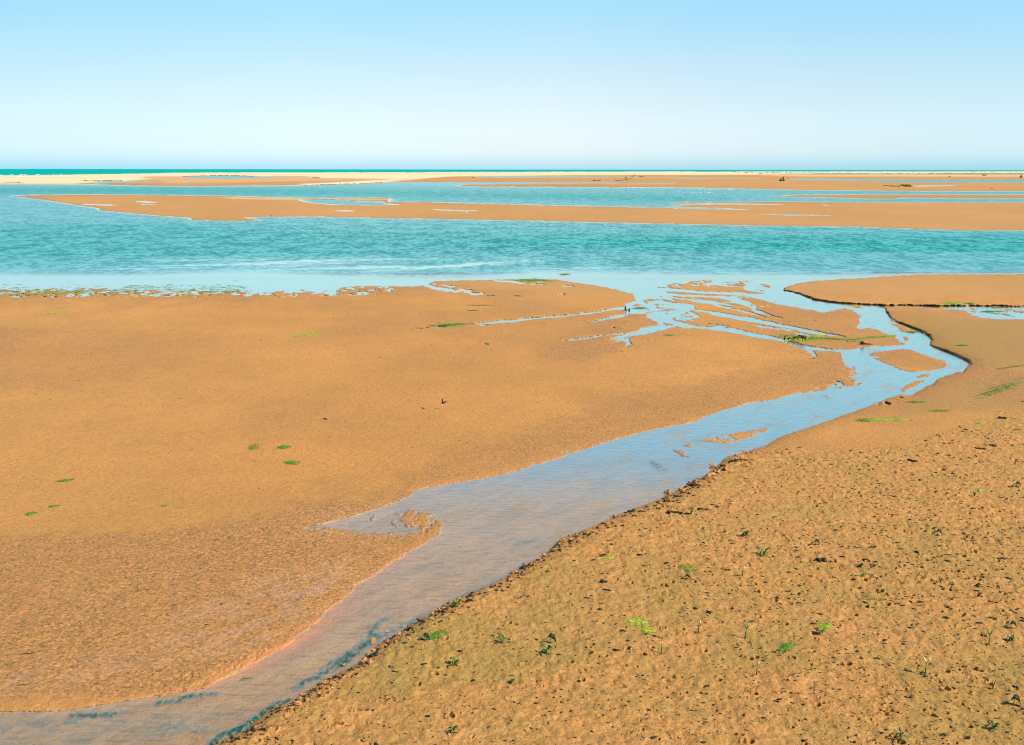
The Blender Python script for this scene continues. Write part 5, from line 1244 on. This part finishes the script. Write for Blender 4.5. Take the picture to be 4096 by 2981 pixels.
for x, y, w, h, lab in [(2502, 1243, 5, 19, 'tall narrow dark stump at the mouth of the braided channels'), (2517, 1243, 5, 10, 'small dark cone-shaped stump right of the tall one')]:
    X0, Y0, Z0 = spot(x, y); k = ppm(x, y)
    t = thing('stump', (X0, Y0, Z0), lab, 'stump', 'dark stumps in the channel mouth')
    MB().tube([(0, 0, -.02), (-.5 * k, 0, h * .3 * k), (0, 0, h * .7 * k), (.8 * k, 0, h * k)], [w * 1.0 * k, w * .85 * k, w * .6 * k, w * .22 * k], 9).build('post', DARK, t)
    MB().blob((-w * 2 * k, 0, 1.2 * k), (w * 1.4 * k, w * k, 2.4 * k), 3, .6, 2).build('weed', ALG2, t)

# driftwood trees far out on the banks
pxobj('S', 2500, 726, [('trunk', 0, [(2462, 724, 1.4, 8), (2482, 722, 1.8, 4), (2500, 717, 2.2, 0), (2520, 712, 1.9, -3), (2532, 710, 1.6, -4)]),
                       ('limb', 1, [(2504, 716, 1.3, 0), (2508, 720, 1.1, -2), (2510, 725, .7, -5), (2514, 724, .4, -6)]),
                       ('limb', 0, [(2518, 712, 1.3, 0), (2528, 718, 1.1, -6), (2536, 722, .6, -10)]),
                       ('limb', 1, [(2528, 710, 1.2, 0), (2534, 703, .9, 2), (2541, 698, .5, 3)]),
                       ('root', 1, [(2502, 714, 1.8, 0), (2504, 709, 2.2, 2), (2507, 709, .8, 3)]), ('root', 1, [(2522, 713, 1.4, 0), (2526, 709, 2.4, 2), (2530, 710, 1.2, 4)]),
                       ('root', 0, [(2514, 713, 1.2, 0), (2516, 709, 1.1, 4)])],
      'driftwood_tree', 'bleached fallen tree with a raised branch, far across the lagoon right of centre', 'driftwood', [WOOD, WOODD])
pxobj('S', 2385, 724, [('trunk', 1, [(2373, 721, 2.4, 0), (2380, 722, 1.0, 0), (2390, 723, .8, 0), (2402, 721.5, 1.6, 0)])], 'driftwood_log', 'low dark log with knobs at both ends, left of the bleached fallen tree', 'driftwood', [WOOD, WOODD])
pxobj('S', 2568, 708, [('trunk', 1, [(2558, 706.5, 1.0, 0), (2566, 707, .9, 0), (2574, 705.5, 1.3, 0)])], 'driftwood_log', 'tiny grey log right behind the bleached fallen tree', 'driftwood', [WOOD, WOODD])
pxobj('S', 3133, 725, [('trunk', 1, [(3133, 726, 2.2, 0), (3132.5, 715, 1.7, 0), (3134, 705, .7, 0)]), ('limb', 1, [(3119, 722, 2.4, 0), (3126, 716, 2.2, 0), (3132, 709, .8, 0)]), ('limb', 1, [(3137, 723, 1.5, 0), (3135, 715, 1.1, 0), (3133, 708, .7, 0)]),
                       ('root', 1, [(3116, 723, 2.0, -3), (3126, 722, 2.6, -3), (3138, 723.5, 1.4, -3)]), ('twig', 1, [(3145, 715, .6, 0), (3150, 716, .8, 0), (3154, 714, .5, 0)])],
      'driftwood_stump', 'dark tent-shaped root stump on the far bank, between the bleached tree and the driftwood heap', 'driftwood', [WOOD, WOODD])
pxobj('S', 3610, 747, [('trunk', 1, [(3603, 740, 2.2, 0), (3615, 742.5, 3.6, 0), (3628, 742, 4.2, 0), (3640, 744.5, 3.0, 0), (3650, 746, 1.6, 0)]), ('root', 1, [(3620, 746, 2.6, -4), (3634, 745, 3.0, -4), (3648, 746.5, 1.8, -4)]),
                       ('limb', 1, [(3532, 741, .9, 6), (3548, 743.5, 1.3, 3), (3566, 744.5, 1.6, 0), (3585, 745, 1.4, 0), (3602, 745, 1.8, 0)]),
                       ('limb', 0, [(3600, 744, 1.1, 0), (3597, 738, 1.1, 0), (3592, 732, 1.0, 0), (3584, 729, .8, 0), (3572, 730, .6, 0)]), ('limb', 1, [(3566, 744, 1.0, 0), (3568, 739, .7, 0)]), ('limb', 1, [(3640, 742, 1.4, 0), (3636, 737.5, .9, 0)])],
      'driftwood_heap', 'dark sprawling driftwood heap with an arched pale branch, far right bank', 'driftwood', [WOOD, WOODD])
pxobj('S', 1896, 713, [('trunk', 1, [(1890, 709, .8, 0), (1895, 711.5, 1.4, 0), (1902, 713, 1.0, 0)])], 'driftwood_log', 'tiny dark snag alone on the far beach, left of centre right', 'driftwood', [WOOD, WOODD])
pxobj('S', 3042, 697, [('trunk', 1, [(3036, 696.5, .6, 0), (3041, 695.5, 1.2, 0), (3046, 693.5, .9, 0)])], 'driftwood_log', 'small dark branch beside the back channel of the far beach', 'driftwood', [WOOD, WOODD])
pxobj('S', 3797, 709, [('trunk', 1, [(3792, 708.5, .7, 0), (3797, 707, 1.6, 0), (3802, 705, .9, 0)])], 'driftwood_log', 'stubby dark log between the driftwood heap and the far right box-shaped one', 'driftwood', [WOOD, WOODD])
pxobj('S', 3938, 703, [('trunk', 1, [(3930, 700.5, 2.4, 0), (3936, 701.5, 2.2, 0), (3944, 701.5, 2.0, 0)]), ('pale_limb', 0, [(3945, 702, .8, 0), (3946.5, 695, .9, 0)])], 'driftwood_log', 'dark block of driftwood with a white upright stick, far right', 'driftwood', [WOOD, WOODD])
pxobj('S', 4084, 711, [('trunk', 1, [(4080, 709, 2.4, 0), (4084, 705, 2.8, 0), (4086, 701, 2.0, 0)]), ('root', 1, [(4078, 710, 1.4, 0), (4090, 708.5, 1.8, 0)])], 'driftwood_stump', 'dark upright stump at the far right edge', 'driftwood', [WOOD, WOODD])
pxobj('S', 3965, 755, [('trunk', 1, [(3958, 754, .6, 0), (3965, 753, 1.1, 0), (3974, 754.5, .5, 0)])], 'driftwood_log', 'thin dark stick on the nearer far-right bank', 'driftwood', [WOOD, WOODD])

# ------------------------------------------------------------------ scrub on the far spit
def scrub_mesh(seed):
    m = MB(); r = random.Random(seed)
    for i in range(26):
        a = r.random() * 6.28; q = r.random() ** .5; h = r.uniform(.3, 1) * (1 - .5 * q)
        m.blade([(math.cos(a) * q * .7, math.sin(a) * q * .7, 0), (math.cos(a) * q, math.sin(a) * q, h * .7), (math.cos(a) * q * 1.1, math.sin(a) * q, h)], [.25, .4, .1], (-math.sin(a), math.cos(a), 0), .02)
    m.blob((0, 0, .25), (.8, .7, .35), seed, .6, 1)
    return m.mesh('shrub', SCRUB)
sms = [scrub_mesh(i) for i in range(4)]
R = random.Random(8); SCG = 'low shrubs along the crest of the far spit'
spots_ = [(R.uniform(1300, 3000), R.uniform(-.4, 1.2)) for _ in range(46)] + [(R.uniform(3300, 4096), R.uniform(-.3, 1.6)) for _ in range(56)] + [(x, 5 + R.random()) for x in (1122, 1126, 1142, 1148, 1155, 1172, 1180)]
for x, o_ in spots_:
    base = np.interp(x, [680, 860, 1300, 2700, 3300, 4096], [692, 691, 690.6, 687.6, 687.2, 689.2])
    X, Y, Z = spot(x, base + o_ + .6); k = ppm(x, base + o_ + .6)
    o = bpy.data.objects.new('shrub', R.choice(sms)); COL.objects.link(o); s = k * R.uniform(1.0, 2.8)
    o.location = (X, Y, Z); o.scale = (s * 1.5, s, s * R.uniform(.5, .9)); o.rotation_euler = (0, 0, R.uniform(0, 6))
    tag(o, 'low olive shrub on the pale crest of the far sand spit', 'shrub', SCG)
for x, y, s in [(6, 731, 3), (18, 731, 3), (30, 730, 4), (42, 730, 3), (56, 729.5, 4), (70, 729, 5), (84, 731, 4), (95, 733, 3)]:
    X, Y, Z = spot(x, y + 2); k = ppm(x, y + 2)
    o = bpy.data.objects.new('shrub', sms[x % 4]); COL.objects.link(o); o.location = (X, Y, Z); o.scale = (s * 2.4 * k, s * 4 * k, s * .7 * k)
    tag(o, 'creeping dark scrub on the bank at the far left edge above the lagoon', 'shrub', 'creeping scrub at the left edge')
# surf on the seaward shore
for pts, lab in [([(0, 701.5), (14, 700.5)], 'thin white breaker at the left edge of the sea'), ([(40, 700.8), (55, 700.4)], 'small white breaker second from the left edge'), ([(76, 701.5), (92, 699.5), (112, 701.5)], 'broad white breaker on the left shore of the sea'),
                 ([(140, 701.5), (160, 699.2), (195, 700.5)], 'long white breaker right of the broad one'), ([(211, 697.6), (216, 697.4)], 'small white cap off the left shore'), ([(240, 697.6), (247, 697.4)], 'white cap furthest right off the left shore')]:
    P_ = []; 
    for x, y in pts:
        X, Y = at(x, y, -.25); P_.append((X, Y, -.25))
    k = ppm(pts[0][0], pts[0][1]); c = P_[0]
    o = MB().tube([(p[0] - c[0], p[1] - c[1], .1) for p in P_], [k * .8] + [k * 1.7] * (len(P_) - 2) + [k * .8], 7).build('breaking_wave', FOAM, None, c)
    tag(o, lab, 'breaking wave', 'breakers on the open shore')

# ------------------------------------------------------------------ birds
def loft(prof, seg=10):
    """body as rings: (x, z, half-width, half-height)"""
    vs = []; fs = []
    for x, z, w, h in prof:
        for k in range(seg):
            t = 2 * math.pi * k / seg; vs.append((x, math.cos(t) * w, z + math.sin(t) * h))
    for i in range(len(prof) - 1):
        for k in range(seg): fs.append((i * seg + k, i * seg + (k + 1) % seg, (i + 1) * seg + (k + 1) % seg, (i + 1) * seg + k))
    fs.append(tuple(range(seg))[::-1]); fs.append(tuple(range((len(prof) - 1) * seg, len(prof) * seg)))
    return MB().add(vs, fs)
def wing(pts, wid, side, thick=.002): return MB().blade(pts, wid, side, thick)
# a flying swallow, body along -x = head
def swallow(loc, L_, rz, flying, label):
    t = thing('swallow', loc, label, 'bird', 'swallows over the sand', rz); u = L_ / 10
    if flying:
        loft([(-4.2 * u, .3 * u, .05 * u, .05 * u), (-3.7 * u, .3 * u, .55 * u, .5 * u), (-2.8 * u, .3 * u, .8 * u, .75 * u), (-1.8 * u, .15 * u, .9 * u, .8 * u), (0, 0, 1.1 * u, .95 * u), (2 * u, 0, .8 * u, .6 * u), (3.4 * u, .1 * u, .5 * u, .25 * u), (5.2 * u, .2 * u, .7 * u, .08 * u)]).build('body', BIRDD, t)
        MB().blade([(4.8 * u, .3 * u, .2 * u), (6 * u, .7 * u, .25 * u), (7.6 * u, 1.1 * u, .3 * u)], [.6 * u, .45 * u, .1 * u], (0, 1, 0), .0008).build('tail', BIRDD, t)
        MB().blade([(4.8 * u, -.3 * u, .2 * u), (6 * u, -.7 * u, .25 * u), (7.6 * u, -1.1 * u, .3 * u)], [.6 * u, .45 * u, .1 * u], (0, 1, 0), .0008).build('tail', BIRDD, t)
        MB().blade([(-.8 * u, .5 * u, .6 * u), (-1.2 * u, 2.0 * u, 4.0 * u), (-.6 * u, 3.0 * u, 7.0 * u), (.2 * u, 3.2 * u, 9.6 * u)], [2.6 * u, 2.8 * u, 1.9 * u, .2 * u], (1, 0, .1)).build('wing', BIRDD, t)
        MB().blade([(.2 * u, -.6 * u, .6 * u), (3.0 * u, -2.6 * u, 2.0 * u), (6 * u, -3.2 * u, 4.0 * u), (9.2 * u, -3.6 * u, 5.6 * u)], [2.2 * u, 2.2 * u, 1.6 * u, .2 * u], (.3, .2, -1)).build('wing', BIRDD, t)
    else:
        loft([(-4.3 * u, 4.0 * u, .05 * u, .05 * u), (-3.8 * u, 4.2 * u, .7 * u, .75 * u), (-3.1 * u, 4.2 * u, .95 * u, .95 * u), (-2.3 * u, 3.3 * u, .95 * u, 1.0 * u), (-1.0 * u, 2.6 * u, 1.25 * u, 1.3 * u), (.8 * u, 2.2 * u, 1.2 * u, 1.1 * u), (2.4 * u, 1.7 * u, .7 * u, .55 * u), (4.6 * u, 1.1 * u, .5 * u, .12 * u)]).build('body', BIRDD, t)
        for sg in (-1, 1):
            MB().blade([(-1.4 * u, sg * 1.1 * u, 3.2 * u), (1 * u, sg * 1.3 * u, 2.7 * u), (3.5 * u, sg * .8 * u, 1.8 * u), (5.6 * u, sg * .3 * u, 1.2 * u)], [1.4 * u, 1.9 * u, 1.0 * u, .15 * u], (0, .25 * sg, 1)).build('wing', BIRDD, t)
            MB().tube([(-.2 * u, sg * .5 * u, 1.6 * u), (-.2 * u, sg * .5 * u, 0)], [.2 * u, .14 * u], 5).build('leg', BEAK, t)
        MB().blob((-1.7 * u, 0, 2.4 * u), (1.1 * u, 1.0 * u, 1.2 * u), 1, .05, 2).build('breast', BIRDP, t)
    MB().tube([(-4.2 * u, 0, (.3 if flying else 4.0) * u), (-5.0 * u, 0, (.25 if flying else 3.9) * u)], [.22 * u, .03 * u], 6).build('beak', BEAK, t)
    return t
X, Y, Z = spot(1772, 1638)
k = ppm(1772, 1638)
swallow((X, Y, Z + .16), .145, -.1, True, 'flying swallow with raised wings just above the sand, its shadow beneath')
X, Y, Z = spot(1692, 1637); swallow((X, Y, Z), .105, .3, False, 'small dark bird perched on the sand left of the flying swallow')
X, Y, Z = spot(1300, 1681); swallow((X, Y, Z), .13, .0, False, 'dark bird perched alone on the sand, leftmost of the three small birds')
# wading birds by the shoal
for x, y, s, lab in [(1087, 868.5, 1.0, 'dark bird standing tallest at the edge of the long shoal'), (1106, 868.5, .45, 'low dark bird, middle of three at the shoal edge'), (1126, 868.5, .6, 'small dark bird, right one of three at the shoal edge')]:
    X, Y, Z = spot(x, y); k = ppm(x, y); u = k * s
    t = thing('shorebird', (X, Y, max(Z, 0)), lab, 'bird', 'dark birds at the shoal edge')
    loft([(-3.4 * u, 7.2 * u, .1 * u, .1 * u), (-2.9 * u, 7.4 * u, .8 * u, .8 * u), (-2.2 * u, 6.6 * u, .8 * u, .8 * u), (-1.4 * u, 5 * u, .9 * u, 1.1 * u), (0, 3.8 * u, 1.5 * u, 1.8 * u), (1.6 * u, 2.8 * u, 1.2 * u, 1.2 * u), (3.2 * u, 2 * u, .4 * u, .3 * u)]).build('body', DARK, t)
    for sg in (-1, 1): MB().tube([(0, sg * .5 * u, 2.6 * u), (0, sg * .5 * u, 0)], [.25 * u, .2 * u], 5).build('leg', BEAK, t)
# white birds resting in the far channel
def gull_mesh():
    m = loft([(-1.15, .62, .02, .02), (-1.0, .64, .12, .12), (-.82, .66, .17, .17), (-.66, .55, .16, .18), (-.5, .40, .2, .24), (-.1, .28, .34, .28), (.35, .28, .30, .22), (.8, .36, .12, .08), (1.05, .40, .05, .03)], 8)
    return m.mesh('gull', BIRDW)
gm_ = gull_mesh(); R = random.Random(4); GG = 'white birds resting in the far channel'
rows_ = [(771.2, [2763, 2774, 2780, 2788, 2803, 2817, 2821, 2828, 2833, 2838, 2842], 'white bird in the nearest row of the flock resting in the far channel'),
         (758.6, [2797, 2808, 2815, 2819, 2826, 2832, 2838, 2843, 2848, 2854, 2863, 2871], 'white bird in the longer second row of the flock resting in the far channel'),
         (757.5, [2913, 2922, 2930], 'white bird in the trio just right of the longer row'),
         (751.6, [2512, 2523, 2528, 2534, 2537, 2541, 2548, 2555, 2563, 2575, 2596], 'white bird resting along the far water edge below the bleached tree')]
for y, xs, lab in rows_:
    for x in xs:
        yy = y + R.uniform(-.5, .5); X, Y = at(x, yy + 1.2); k = ppm(x, yy)
        o = bpy.data.objects.new('white_bird', gm_); COL.objects.link(o); s = k * R.uniform(2.0, 2.7)
        o.location = (float(X), float(Y), 0.0); o.rotation_euler = (0, 0, R.choice([0, 3.14]) + R.uniform(-.7, .7)); o.scale = (s, s, s * 2.0)
        tag(o, lab, 'bird', GG + ', row at ' + ('front' if y > 770 else 'middle' if y == 758.6 else 'right' if y == 757.5 else 'left'))
